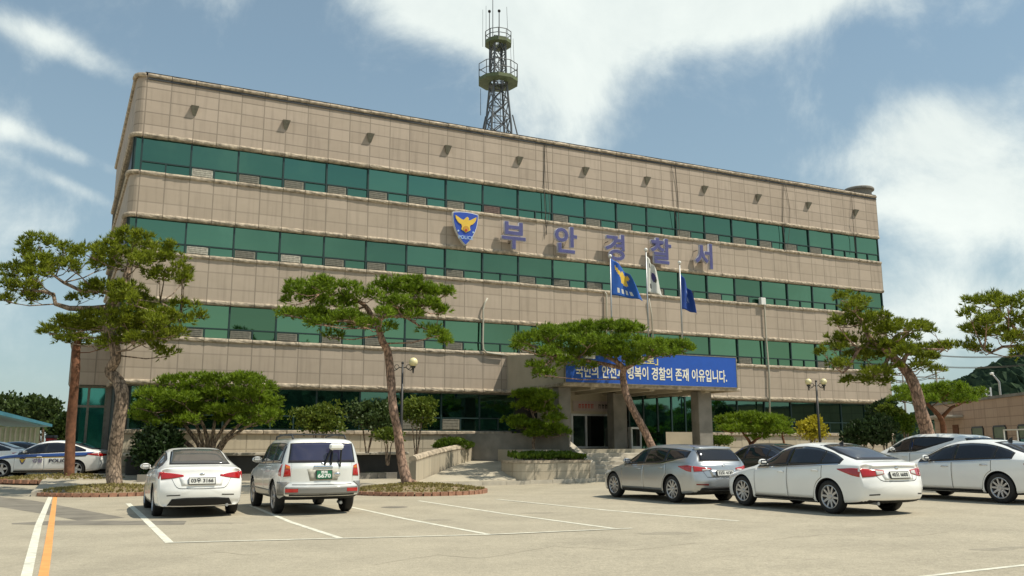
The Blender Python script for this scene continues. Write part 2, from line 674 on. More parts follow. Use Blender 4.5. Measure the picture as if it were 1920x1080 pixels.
MT = {}
MT['clad5'] = cladmat('stone_panels_parapet', (.35, .282, .22), (.485, .397, .32), 5)
MT['clad3'] = cladmat('stone_panels', (.36, .292, .225), (.48, .394, .312), 3, row_seam=0.3)
MT['coping'] = mat('rough_coping_stone', (.42, .35, .265), .85, var=.45, scale=5, bump=.9, bscale=14, stain=.5)
MT['frame'] = mat('dark_green_frame', (.012, .035, .035), .45, var=.1)
MT['glass'] = glassmat('teal_coated_glass', (.006, .032, .024), (.135, .29, .20), .03, .75, .025)
MT['glass_low'] = glassmat('dark_green_glass', (.004, .012, .010), (.10, .26, .22), .03, .6, .02)
MT['glass_annex'] = glassmat('teal_glass', (.004, .09, .085), (.08, .42, .40), .05, .6, .03)
MT['vent'] = mat('window_unit_grille', (.19, .18, .145), .6, var=.25, scale=9)
MT['vent2'] = mat('brown_window_panel', (.15, .10, .085), .6, var=.3, scale=9)
MT['vent3'] = mat('pale_window_unit', (.42, .40, .34), .6, var=.3, scale=12)
MT['stone'] = cladmat('plinth_stone', (.40, .345, .26), (.50, .44, .34), 2, row_seam=.45, streak=.2)
MT['darkstone'] = mat('dark_grey_stone', (.22, .205, .18), .85, var=.2, scale=2, bump=.2)  # one even dark grey, shared by stone, edges and poles
MT['soffit'] = mat('canopy_render', (.42, .37, .28), .8, var=.08, scale=1.5)
MT['white'] = mat('white_paint', (.75, .75, .72), .5, var=.06)
MT['steel'] = mat('galvanised_steel', (.42, .43, .44), .45, metal=.7, var=.15)
MT['darkmetal'] = mat('dark_metal', (.035, .035, .035), .5, var=.2)
MT['black'] = mat('black_rubber', (.012, .012, .012), .7, var=.1)
MT['pipe'] = mat('beige_pipe', (.45, .42, .34), .55, var=.1)
MT['cable'] = mat('grey_cable', (.08, .07, .055), .7)
MT['asphalt'] = mat('pale_worn_asphalt', (.39, .345, .258), .9, var=.09, scale=.9, bump=.3, bscale=45, stain=.2, grain=.34)
MT['patch'] = mat('dark_repair_asphalt', (.20, .18, .145), .92, var=.25, scale=1.8, bump=.3, bscale=40)
MT['stain'] = mat('oil_darkened_asphalt', (.315, .28, .212), .85, var=.1, scale=4, bump=.3, bscale=45, grain=.3)
MT['crack'] = mat('crack_dirt', (.20, .175, .13), .95, var=.3, scale=6)
MT['paving'] = mat('concrete_paving', (.42, .375, .29), .85, var=.14, scale=1.1, bump=.2, bscale=30, stain=.15)
MT['kerb'] = mat('kerb_stone', (.45, .41, .34), .8, var=.2, scale=2.5, bump=.2)
MT['brick'] = mat('red_brick_kerb', (.33, .17, .11), .85, var=.35, scale=7, bump=.4)
MT['soil'] = mat('dry_soil', (.26, .20, .12), .95, var=.3, scale=8, bump=.6)
MT['line'] = mat('worn_white_paint', (.72, .70, .58), .7, var=.2, scale=6, stain=.25)
MT['orange'] = mat('orange_road_paint', (.78, .36, .11), .7, var=.12, scale=6, stain=.15)
MT['bark'] = mat('grey_brown_bark', (.27, .20, .145), .95, var=.5, scale=9, bump=1.0, bscale=16, stain=.35, furrow=.7)
MT['bark_red'] = mat('reddish_pine_bark', (.31, .20, .145), .9, var=.5, scale=8, bump=1.0, bscale=15, stain=.4, furrow=.6)
MT['bark_dark'] = mat('brown_red_bark', (.17, .075, .04), .95, var=.4, scale=6, bump=.8, bscale=12)
MT['pine'] = leafmat('pine_needles', (.06, .09, .006), (.33, .385, .026), .42)
MT['pine2'] = leafmat('fresh_pine_needles', (.058, .112, .006), (.29, .41, .026), .42)
MT['leaf'] = leafmat('broad_leaves', (.05, .10, .012), (.20, .24, .03))
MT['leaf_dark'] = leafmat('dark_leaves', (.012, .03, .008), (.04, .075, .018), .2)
MT['leaf_yellow'] = leafmat('golden_leaves', (.32, .28, .02), (.62, .55, .05))
MT['leaf_far'] = leafmat('far_foliage', (.025, .05, .014), (.08, .12, .025), .2)
MT['hedge'] = leafmat('hedge_leaves', (.05, .10, .008), (.16, .24, .02))
MT['grass'] = leafmat('grass_blades', (.07, .11, .012), (.22, .26, .04))
MT['cover'] = leafmat('dry_ground_cover', (.17, .15, .04), (.45, .38, .16))
MT['blue'] = mat('banner_blue', (.010, .085, .44), .55, var=.05)
MT['letterblue'] = mat('letter_blue', (.075, .078, .22), .5, var=.15, scale=5)
MT['silverface'] = mat('letter_edge', (.55, .56, .66), .45)
MT['gold'] = mat('emblem_gold', (.75, .50, .06), .5, var=.06)
MT['emblemblue'] = mat('emblem_blue', (.02, .07, .42), .45, var=.05)
MT['cream'] = mat('cream_lettering', (.80, .78, .66), .6)
MT['yellowtxt'] = mat('pale_yellow_lettering', (.70, .62, .28), .6)
MT['flagblue'] = mat('flag_blue', (.015, .10, .42), .75, var=.08)
MT['flagnavy'] = mat('flag_dark_blue', (.012, .055, .27), .75, var=.08)
MT['flagwhite'] = mat('flag_white', (.62, .62, .58), .8, var=.06)
MT['globe'] = mat('cream_globe', (.80, .72, .42), .25, var=.04)
MT['tan'] = cladmat('tan_brick_panels', (.42, .29, .205), (.52, .37, .265), 6, seam=(.16, .10, .07), pw=1.6)
MT['mast'] = mat('weathered_mast_steel', (.13, .135, .14), .55, metal=.4, var=.25, scale=5)
MT['greenpaint'] = mat('tower_green_paint', (.11, .135, .06), .6, var=.25, scale=4)
MT['roof'] = mat('roof_membrane', (.25, .25, .24), .9, var=.15)
MT['redpaint'] = mat('red_paint', (.45, .02, .015), .5)
MT['shedblue'] = mat('blue_shed_roof', (.05, .18, .24), .55, var=.15)
MT['door_glass'] = glassmat('dark_door_glass', (.006, .008, .008), (.22, .25, .24), .03, .35, .02)

# ================================================================== ground
def hf(u, v):
    """level of the forecourt between the kerb and the building"""
    p = FW(u, v, 0)
    return zg(p.x, p.y) + 0.13 + 0.012 * max(0, 8.2 - v)


def build_ground():
    xs = [-4000, -200, -80] + [-48 + 1.5 * i for i in range(60)] + [60, 200, 4000]
    ys = [-4000, -200, 0] + [20 + 1.5 * i for i in range(30)] + [120, 400, 4000]
    vs = [(x, y, zg(x, y)) for y in ys for x in xs]
    nx = len(xs)
    mb = MB().add(vs, [(j * nx + i, j * nx + i + 1, (j + 1) * nx + i + 1, (j + 1) * nx + i) for j in range(len(ys) - 1) for i in range(nx - 1)])
    kind(obj('ground', mb, MT['asphalt']), 'structure')
    # forecourt paving
    us = [-2.5, 2, 6, 10, 14, 18, 22, 26, 30, 36, 42, 50]
    vv = [8.15, 6, 4, 2, 0.3]
    vs = []
    for v in vv:
        for u in us:
            q = FW(u, v, 0)
            vs.append((q.x, q.y, hf(u, v)))
    n = len(us)
    fs = [(j * n + i, j * n + i + 1, (j + 1) * n + i + 1, (j + 1) * n + i) for j in range(len(vv) - 1) for i in range(n - 1)]
    kind(obj('forecourt', MB().add(vs, fs), MT['paving']), 'structure')
    mb = MB()
    u = -2.5
    while u < 50:
        a, b = FW(u + .006, 8.0, 0), FW(u + .994, 8.0, 0)
        c = (a + b) / 2
        z = zg(c.x, c.y)
        c = FW(u + .5, 8.09, z + .045)
        mb.obox(c, TV * .492, NV * .09, Vector((0, 0, .1)))
        u += 1
    kind(obj('kerb', mb, MT['kerb']), 'structure')

    # painted lines, from surveyed ground points
    def stripe(name, pts, w, mt, dz=0.004):
        mb = MB()
        P = [G(*p) for p in pts]
        L_, R_ = [], []
        for i, p in enumerate(P):
            d = (P[min(i + 1, len(P) - 1)] - P[max(0, i - 1)]).normalized()
            s = Vector((d.y, -d.x, 0)).normalized() * (w / 2)
            for q, lst in ((p - s, L_), (p + s, R_)):
                lst.append((q.x, q.y, zg(q.x, q.y) + dz))
        n = len(P)
        mb.add(L_ + R_, [(i, n + i, n + i + 1, i + 1) for i in range(n - 1)])
        return kind(obj(name, mb, mt), 'structure')
    stripe('road_edge_line', [(97, 925), (72, 985), (60, 1035), (49, 1082), (32, 1150)], .12, MT['line'])
    stripe('road_edge_line', [(104, 927), (96, 985), (89, 1035), (81, 1082), (70, 1150)], .11, MT['orange'])
    stripe('parking_line', [(240, 944), (264, 966), (318, 1018)], .13, MT['line'])
    stripe('parking_line', [(470, 948), (545, 979), (640, 1010)], .11, MT['line'])
    stripe('parking_line', [(640, 947), (760, 973), (915, 1002)], .11, MT['line'])
    stripe('parking_line', [(785, 939), (950, 964), (1150, 991)], .11, MT['line'])
    stripe('parking_line', [(930, 936), (1140, 957), (1385, 977)], .11, MT['line'])
    stripe('parking_line', [(318, 1018), (640, 1010), (915, 1003), (1185, 991)], .09, MT['line'], .008)
    stripe('parking_line', [(1725, 1082), (1830, 1070), (1920, 1060), (2080, 1044)], .085, MT['line'])
    # dark repaired trench and drain marks on the left
    def patch(name, pts, mt, dz=.002):
        vs = []
        for p in pts:
            q = G(*p)
            vs.append((q.x, q.y, zg(q.x, q.y) + dz))
        return kind(obj(name, MB().add(vs, [tuple(range(len(vs)))]), mt), 'structure')
    patch('asphalt_repair', [(-60, 926), (60, 938), (150, 955), (235, 971), (150, 977), (70, 962), (-60, 941)], MT['patch'])
    patch('drain_strip', [(22, 981), (110, 976), (350, 977), (345, 984), (110, 985), (22, 983)], MT['patch'], .0025)
    # worn spots and hairline cracks of the old surface
    rnd = random.Random(12)
    for px, py, rx, ry in ((410, 981, .55, .22), (560, 968, .35, .2), (820, 975, .3, .18), (1010, 962, .4, .2), (1250, 1000, .5, .25), (1860, 1030, .35, .12), (1905, 1026, .25, .1)):
        c = G(px, py)
        n = 26
        vs = []
        for i in range(n):
            a = 2 * PI * i / n
            k = .7 + .45 * rnd.random()
            x, y = c.x + rx * k * math.cos(a), c.y + ry * k * math.sin(a)
            vs.append((x, y, zg(x, y) + .0015))
        kind(obj('oil_stain', MB().add(vs, [tuple(range(n))]), MT['stain']), 'structure')
    for pts in (((700, 1060), (820, 1040), (900, 1047), (1040, 1025), (1180, 1032), (1330, 1016)), ((330, 1050), (400, 1035), (470, 1041), (560, 1026)), ((1450, 1010), (1560, 1002), (1680, 1008), (1800, 996))):
        P = []
        for a, b in zip(pts, pts[1:]):
            for i in range(6):
                t = i / 6
                q = G(a[0] + (b[0] - a[0]) * t + (rnd.random() - .5) * 6, a[1] + (b[1] - a[1]) * t + (rnd.random() - .5) * 3)
                P.append(q)
        vs = []
        for q in P:
            w = .006 + .008 * rnd.random()
            vs += [(q.x, q.y - w, zg(q.x, q.y) + .0012), (q.x, q.y + w, zg(q.x, q.y) + .0012)]
        kind(obj('surface_crack', MB().add(vs, [(2 * i, 2 * i + 2, 2 * i + 3, 2 * i + 1) for i in range(len(P) - 1)]), MT['crack']), 'structure')
    mc = G(740, 951)
    mb = MB().lathe([(0.001, .006), (.26, .006), (.3, .004), (.34, .002)], 20, 'Z', (mc.x, mc.y, mc.z))
    mh = obj('manhole_cover', mb, MT['patch'])
    tag(mh, 'round dark manhole cover set in the parking lot asphalt', 'manhole')


build_ground()


def blades(mb, c, n, h, spread, w=.02):
    for _ in range(n):
        a, t = R() * 2 * PI, R()
        p = Vector((c[0] + (R() - .5) * spread, c[1] + (R() - .5) * spread, c[2]))
        s = Vector((math.cos(a), math.sin(a), 0))
        hh = h * (.5 + R())
        tip = p + Vector((math.cos(a + 1.3) * hh * .5, math.sin(a + 1.3) * hh * .5, hh))
        mb.add([p - s * w, p + s * w, tip], [(0, 1, 2)])


def leaf_tuft(mb, c, n, size, up=.4):
    for _ in range(n):
        d = Vector((R() - .5, R() - .5, R() - .5 + up)).normalized()
        a = d.cross(Vector((R() - .5, R() - .5, R() - .5))).normalized()
        p = c + d * size * .4
        q = p + d * size * (.6 + R() * .6)
        w = a * size * .33
        mid = (p + q) / 2
        mb.add([p, mid + w, q, mid - w], [(0, 1, 2, 3)])


def tree_bed(px, Y, py_c, r, label, dens=1.0, rx=None):
    c = D(px, py_c, Y)
    z = zg(c.x, c.y)
    rx = rx or r
    t = empty('tree_bed', (c.x, c.y, z), 0, label, 'tree bed')
    mb = MB()
    n = max(12, int(2 * PI * (r + rx) / 2 / .24))
    for i in range(n):
        a = 2 * PI * (i + .5) / n
        p = Vector((rx * math.cos(a), r * math.sin(a), .05))
        tn = Vector((-rx * math.sin(a), r * math.cos(a), 0)).normalized()
        rd = Vector((tn.y, -tn.x, 0))
        mb.obox(p + Vector((0, 0, (R() - .5) * .012)), tn * .108, rd * .06, Vector((0, 0, .065)))
    obj('kerb', mb, MT['brick'], t)
    mb = MB()
    rr = [.0, .3, .6, .85, 1.0]
    zz = [.24, .21, .155, .1, .06]
    seg = 28
    vs = [(0, 0, zz[0])]
    for k in range(1, 5):
        for i in range(seg):
            a = 2 * PI * i / seg
            vs.append(((rx - .05) * rr[k] * math.cos(a), (r - .05) * rr[k] * math.sin(a), zz[k] + (R() - .5) * .03))
    fs = [(0, 1 + i, 1 + (i + 1) % seg) for i in range(seg)]
    for k in range(3):
        for i in range(seg):
            j = (i + 1) % seg
            fs.append((1 + k * seg + i, 1 + (k + 1) * seg + i, 1 + (k + 1) * seg + j, 1 + k * seg + j))
    obj('soil', MB().add(vs, fs), MT['soil'], t, smooth=True)
    mb = MB()
    for _ in range(int(620 * r * rx / 4.4 * dens)):
        a, q = R() * 2 * PI, math.sqrt(R()) * .97
        x, y = rx * q * math.cos(a), r * q * math.sin(a)
        zl = .24 - .18 * q ** 1.5
        leaf_tuft(mb, Vector((c.x + x, c.y + y, z + zl)), 4, .085, .9)
    g = kind(obj('ground_cover', mb, MT['cover'], recalc=False), 'stuff')
    tag(g, 'dry low ground cover in the ' + label.split(',')[0], 'ground cover')
    return c, z


# ================================================================== police station
B = empty('police_station', P0, TH, 'four storey stone clad police station with ribbon windows of teal glass', 'building')
GROUND_Z = -0.6      # footing, below the forecourt
# plan path of the stone bands: (u, v), from the far end of the left flank round to the right end
LEFT_BACK = (-0.95, -14.4)
R_END = 44.02


def band_path(off=0.0):
    pts = [(LEFT_BACK[0] - off, LEFT_BACK[1])]
    r = .42
    x0, y0 = -0.40 - off, 0.14 + off
    pts.append((x0 - .02, -.5))
    for i in range(7):
        a = PI + (-PI / 2) * i / 6
        pts.append((x0 + r + math.cos(a) * r, y0 - r + math.sin(a) * r))
    pts += [(R_END + off * .3, y0), (R_END + off * .3, -14.4)]
    return pts


def band(name, z0, z1, rows, mt, off=0.0):
    pth = band_path(off)
    mb = MB()
    s = [0]
    for a, b in zip(pth, pth[1:]):
        s.append(s[-1] + math.hypot(b[0] - a[0], b[1] - a[1]))
    # arc length zeroed so that u = 0 on the front lands on a joint
    k0 = next(i for i, p in enumerate(pth) if abs(p[1] - (.14 + off)) < 1e-6)
    sh = pth[k0][0] - s[k0]
    vs = [(u, -v, z0) for u, v in pth] + [(u, -v, z1) for u, v in pth]
    n = len(pth)
    mb.add(vs, [(i, i + 1, n + i + 1, n + i) for i in range(n - 1)])
    mb.uv = [(a + sh, 0.0) for a in s] + [(a + sh, float(rows)) for a in s]
    o = obj(name, mb, mt, B)
    # back face closing the band's thickness
    ins = MB()
    pin = [(u + (.35 if i < n - 2 else -.35), v - .3) if 0 < i < n - 1 else (u + (.35 if i == 0 else -.35), v) for i, (u, v) in enumerate(pth)]
    for z, fl in ((z0, 0), (z1, 1)):
        vs = [(u, -v, z) for u, v in pth] + [(u, -v, z) for u, v in pin]
        ins.add(vs, [(i, i + 1, n + i + 1, n + i) for i in range(n - 1)])
    obj('band_edge', ins, MT['darkstone'], B)
    return o


def coping(z0, z1, off, rough=1.0, name='coping'):
    """rounded stone lengths one metre long, with open joints"""
    mb = MB()
    h = (z1 - z0) / 2
    u = 0.0
    segs = []
    while u < 44:
        segs.append((u, min(u + 1, R_END + .03)))
        u += 1
    for a, b in segs:
        j = (R() - .5) * .03 * rough
        zc = (z0 + z1) / 2 + (R() - .5) * .015 * rough
        prof = []
        for k in range(7):
            t = PI / 2 - PI * k / 6
            prof.append((.14 - .06 + (off + .06 + j) * max(0, math.cos(t)) ** .7, zc + h * math.sin(t)))
        n = len(prof)
        vs = []
        m = 5
        for i in range(m):
            u_ = a + .012 + (b - a - .024) * i / (m - 1)
            for (v, z) in prof:
                vs.append((u_, -(v + (R() - .5) * .02 * rough), z + (R() - .5) * .014 * rough))
        fs = [(i * n + k, i * n + k + 1, (i + 1) * n + k + 1, (i + 1) * n + k) for i in range(m - 1) for k in range(n - 1)]
        fs += [tuple(range(n)), tuple((m - 1) * n + k for k in range(n))]
        mb.add(vs, fs)
    # rounded corner and the left flank
    pth = band_path(off * .8)[:9]
    mb.tube([(u, -v + .06, (z0 + z1) / 2) for u, v in pth[1:]], h * .95, 8)
    (u0, v0), (u1, v1) = pth[0], pth[1]
    for i in range(14):
        a, b = i / 14 + .001, (i + 1) / 14 - .001
        mb.tube([(u0 + (u1 - u0) * a + .05, -(v0 + (v1 - v0) * a), (z0 + z1) / 2), (u0 + (u1 - u0) * b + .05, -(v0 + (v1 - v0) * b), (z0 + z1) / 2)], h * .95, 6)
    return obj(name, mb, MT['coping'], B, smooth=False)


BANDS = [(14.62, 17.42, 5, 'clad5'), (11.06, 13.08, 3, 'clad3'), (7.50, 9.61, 3, 'clad3'), (4.02, 6.02, 3, 'clad3')]
for z0, z1, rows, mt in BANDS:
    band('stone_band', z0, z1, rows, MT[mt])
    coping(z0 - .02, z0 + .2, .075)
    if z1 > 17:
        coping(z1 - .10, z1 + .10, .10, .8, 'parapet_coping')
    else:
        coping(z1 - .17, z1 + .04, .085)
# dark strip standing in for the parapet coping's shadow, and a flashing on top
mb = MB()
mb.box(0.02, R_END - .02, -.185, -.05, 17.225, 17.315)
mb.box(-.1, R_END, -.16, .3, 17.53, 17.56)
obj('shadow_strip_and_flashing', mb, MT['darkmetal'], B)
# core behind the glass, roof
mb = MB()
mb.prism([(-.3, .32), (43.9, .32), (43.9, 14.3), (-.75, 14.3)], GROUND_Z, 16.7)
obj('inner_wall', mb, MT['darkmetal'], B)
mb = MB().prism([(-.25, .2), (43.8, .2), (43.8, 14.3), (-.85, 14.3)], 16.75, 16.95)
obj('roof', mb, MT['roof'], B)
mb = MB()
mb.box(-.95, 44.0, 14.3, 14.55, GROUND_Z, 17.4)
mb.box(43.75, 43.98, .5, 14.3, GROUND_Z, 17.3)
obj('rear_wall', mb, MT['darkstone'], B)


def make_window(u0, z0, z1, w, first=False, vent=None, vflip=False, low=False):
    """one bay: frame with transom and a half mullion, glass, and the grey unit in one lower light"""
    h = z1 - z0
    y = -.02
    fr = MB()
    t = .036
    fr.box(-t, t, y - .05, y + .08, 0, h)
    zt = h * (.30 if not low else .33)
    fr.box(t, w - t, y - .04, y + .06, zt - .028, zt + .028)
    fr.box(t, w - t, y - .04, y + .06, h - .05, h)
    fr.box(t, w - t, y - .04, y + .06, 0, .05)
    fr.box(w / 2 - .03, w / 2 + .03, y - .04, y + .06, .05, zt - .028)
    root = obj('window', fr, MT['frame'], B)
    root.location = (u0, 0, z0)
    g = MB()
    a = (R() - .5) * .030
    a2 = (R() - .5) * .020
    g.add([(t, y + .02 + a, zt), (w - t, y + .02 - a, zt), (w - t, y + .02 - a + a2, h), (t, y + .02 + a + a2, h)], [(0, 1, 2, 3)])
    g.add([(t, y + .02, .0), (w / 2, y + .02, .0), (w / 2, y + .02, zt), (t, y + .02, zt)], [(0, 1, 2, 3)])
    g.add([(w / 2, y + .03, .0), (w - t, y + .03, .0), (w - t, y + .03, zt), (w / 2, y + .03, zt)], [(0, 1, 2, 3)])
    obj('pane', g, MT['glass_low' if low else 'glass'], root)
    if vent:
        x0, x1 = (t + .03, w / 2 - .05)
        v = MB()
        v.box(x0, x1, y - .03, y + .05, .06, zt - .04, 0, .015)
        for k in range(4):
            zz = .1 + (zt - .2) * k / 3
            v.box(x0 + .06, x1 - .06, y - .042, y - .03, zz, zz + .03)
        obj('window_unit', v, MT[vent], root)
    return root


def build_windows():
    random.seed(21)
    nov = {0: {0, 13, 20, 21}, 1: {8, 17, 18, 19, 21}, 2: {17, 18}}
    for row, (z0, z1) in enumerate(((13.08, 14.64), (9.61, 11.08), (6.02, 7.52))):
        for k in range(22):
            w = 2.0 if k < 21 else 1.94
            v = 'vent' if R() < .80 else ('vent2' if R() < .6 else 'vent3')
            if k in nov[row] or R() < .06:
                v = None
            if row == 0 and k == 1 or row == 1 and k == 1:
                v = 'vent3'
            make_window(k * 2.0, z0, z1, w, vent=v)
        for x0, x1, y0 in ((43.93, 44.0, -.05), (-.30, -.24, -.03)):
            obj('end_mullion', MB().box(x0, x1, y0, .1, z0, z1), MT['frame'], B)
        g = MB()
        g.add([(-.24, .02, z0), (-.03, .02, z0), (-.03, .02, z1), (-.24, .02, z1)], [(0, 1, 2, 3)])
        obj('corner_pane', g, MT['glass'], B)
        for i in range(4):
            a, b = -.1 - 3.5 * i, -.1 - 3.5 * (i + 1) + .1
            f2 = MB()
            f2.box(-.36 - .035 * i, -.26 - .035 * i, -a, -a + .1, z0, z1)
            sw = obj('flank_window', f2, MT['frame'], B)
            g = MB()
            g.add([(-.30 - .035 * i, -a + .1, z0), (-.34 - .035 * i, -b + .1, z0), (-.34 - .035 * i, -b + .1, z1), (-.30 - .035 * i, -a + .1, z1)], [(0, 1, 2, 3)])
            obj('pane', g, MT['glass'], sw)
    # ground floor glazing, set back under the band
    for k in range(22):
        if 9 <= k <= 11:
            continue
        wd = make_window(k * 2.0 + (.3 if k == 0 else 0), 2.18, 4.05, 2.0 - (.3 if k == 0 else 0), low=True, vent='vent' if k in (6, 7) else None)
        wd.location.y = .30
    # plinth
    mb = MB()
    mb.add([(-.30, 0, GROUND_Z), (18, 0, GROUND_Z), (18, 0, 2.0), (-.30, 0, 2.0), (23.9, 0, GROUND_Z), (43.95, 0, GROUND_Z), (43.95, 0, 2.0), (23.9, 0, 2.0)], [(0, 1, 2, 3), (4, 5, 6, 7)])
    mb.uv = [(-.3, -3), (18, -3), (18, 1), (-.3, 1), (23.9, -3), (43.95, -3), (43.95, 1), (23.9, 1)]
    obj('plinth', mb, MT['stone'], B)
    mb = MB()
    for a, b in ((-.34, 17.6), (24.2, 43.98)):
        u = a
        while u < b - .05:
            e = min(u + 1, b)
            mb.box(u + .006, e - .006, -.1 - R() * .02, .34, 2.0, 2.17, 0, .03)
            u = e
    obj('sill', mb, MT['coping'], B)
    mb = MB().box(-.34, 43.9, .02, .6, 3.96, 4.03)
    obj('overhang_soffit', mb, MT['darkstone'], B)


build_windows()


# water spouts and lamps on the parapet
def build_parapet_bits():
    for i in range(11):
        u = 2.0 + 4.0 * i
        z = 16.12
        mb = MB()
        # triangular hopper: narrow at the wall's foot, open at the top
        a = .17
        v0, v1 = .14, .37
        mb.add([(u - a, -v0, z + .20), (u + a, -v0, z + .20), (u - a, -v1, z + .17), (u + a, -v1, z + .17), (u - a * .35, -v0, z - .24), (u + a * .35, -v0, z - .24)],
               [(0, 2, 4), (1, 5, 3), (2, 3, 5, 4), (0, 4, 5, 1)])
        mb.box(u - a + .02, u + a - .02, -v1 + .03, -v0, z + .155, z + .168)
        obj('rain_spout', mb, MT['vent'], B)
    # hanging cables
    for px, pts, r in ((1022, [(1022, 262, .2), (1020, 340, .17), (1020, 352, .2), (1025, 440, .22)], .022),
                       (1025, [(1024, 264, .24), (1028, 350, .2), (1031, 395, .2), (1022, 442, .24)], .012),
                       (1262, [(1259, 308, .2), (1262, 370, .17), (1264, 395, .2), (1270, 428, .22)], .014),
                       (1268, [(1266, 312, .24), (1271, 370, .17), (1274, 440, .22)], .018),
                       (1470, [(1469, 345, .2), (1467, 420, .17), (1471, 450, .2), (1471, 470, .22)], .016),
                       (1476, [(1473, 347, .2), (1481, 390, .17), (1481, 425, .2), (1476, 466, .22)], .012),
                       (1598, [(1597, 368, .2), (1599, 410, .3), (1602, 448, .2), (1604, 475, .22)], .016),
                       (860, [(700, 520, .2), (713, 380, .2)], .001)):
        if r < .005:
            continue
        P = []
        for (x, y, v) in pts:
            u = Fu(x, v, y)
            P.append((u, -v, Fz(x, y, v)))
        obj('hanging_cable', MB().tube(P, r, 6), MT['cable'], B)
    # drain pipes
    def pipe(pts, r, v):
        P = [(Fu(x, v, y), -v, Fz(x, y, v)) for x, y in pts]
        obj('drain_pipe', MB().tube(P, r, 8), MT['pipe'], B, smooth=True)
    pipe([(914, 559), (909, 568), (906, 580), (906, 600), (905, 640), (906, 655), (912, 661), (925, 663), (945, 665)], .05, .28)
    pipe([(1134, 548), (1137, 552), (1137, 640)], .05, .26)
    pipe([(1217, 560), (1222, 590), (1225, 640)], .035, .26)
    pipe([(1428, 562), (1433, 572), (1437, 640), (1442, 700), (1444, 800)], .05, .27)
    mb = MB()
    u, z = Fu(1429, .25, 565), Fz(1429, 565, .25)
    mb.box(u - .18, u + .18, -.38, -.14, z - .22, z + .2, 0, .02)
    obj('junction_box', mb, MT['white'], B)


build_parapet_bits()


# ------------------------------------------------------------------ annex on the left
def build_annex():
    v0 = -2.6
    ua, ub = Fu(128, v0, 720), -.35
    zt, zb = Fz(180, 650, v0), Fz(180, 722, v0)
    mb = MB()
    mb.add([(ua, -v0, zb), (ub, -v0, zb), (ub, -v0, zt), (ua, -v0, zt)], [(0, 1, 2, 3)])
    mb.uv = [(0, 0), (ub - ua, 0), (ub - ua, 3), (0, 3)]
    obj('annex_band', mb, MT['clad3'], B)
    mb = MB()
    mb.box(ua + .02, ub, -v0 + .03, -v0 + 9, zt - .4, zt - .1)
    mb.box(ua + .02, ub, -v0 + .01, -v0 + 9, zb + .01, zb + .2)
    mb.box(ua, ua + .2, -v0 + .02, -v0 + 9, zb, zt - .02)
    obj('annex_roof', mb, MT['soffit'], B)
    mb = MB().box(ua - .05, ub, -v0 - .06, -v0 + .1, zt, zt + .14, 0, .03)
    mb.box(ua - .05, ua + .1, -v0 + .1, -v0 + 9, zt, zt + .14)
    obj('annex_coping', mb, MT['coping'], B)
    mb = MB().box(ua + .35, ub, -v0 + .45, -v0 + 8.5, GROUND_Z, zb)
    obj('annex_inner_wall', mb, MT['darkstone'], B)
    zl = Fz(180, 845, v0 - .3)
    ul, ur = Fu(142, v0 - .3), Fu(203, v0 - .3)
    um = Fu(170, v0 - .3)
    zm = Fz(180, 762, v0 - .3)
    fr = MB()
    y = -v0 + .3
    for x in (ul, um, ur):
        fr.box(x - .05, x + .05, y, y + .1, zl, zb)
    for z in (zl, zm, zb - .06):
        fr.box(ul, ur, y + .004, y + .096, z - .05, z + .05)
    w = obj('annex_window', fr, MT['vent'], B)
    g = MB().add([(ul, y + .06, zl), (ur, y + .06, zl), (ur, y + .06, zb), (ul, y + .06, zb)], [(0, 1, 2, 3)])
    obj('pane', g, MT['glass_annex'], w)
    mb = MB().box(ur + .05, ub, -v0 + .25, -v0 + .44, GROUND_Z, zb)
    mb.box(ua + .3, ul - .05, -v0 + .25, -v0 + .44, GROUND_Z, zb)
    mb.box(ul - .05, ur + .05, -v0 + .2, -v0 + .44, GROUND_Z, zl - .05)
    obj('annex_pier', mb, MT['darkstone'], B)


build_annex()


# ------------------------------------------------------------------ entrance canopy, vestibule, terrace
CU0, CU1, CV = 17.3, 26.75, 6.0
FLOOR = 1.32


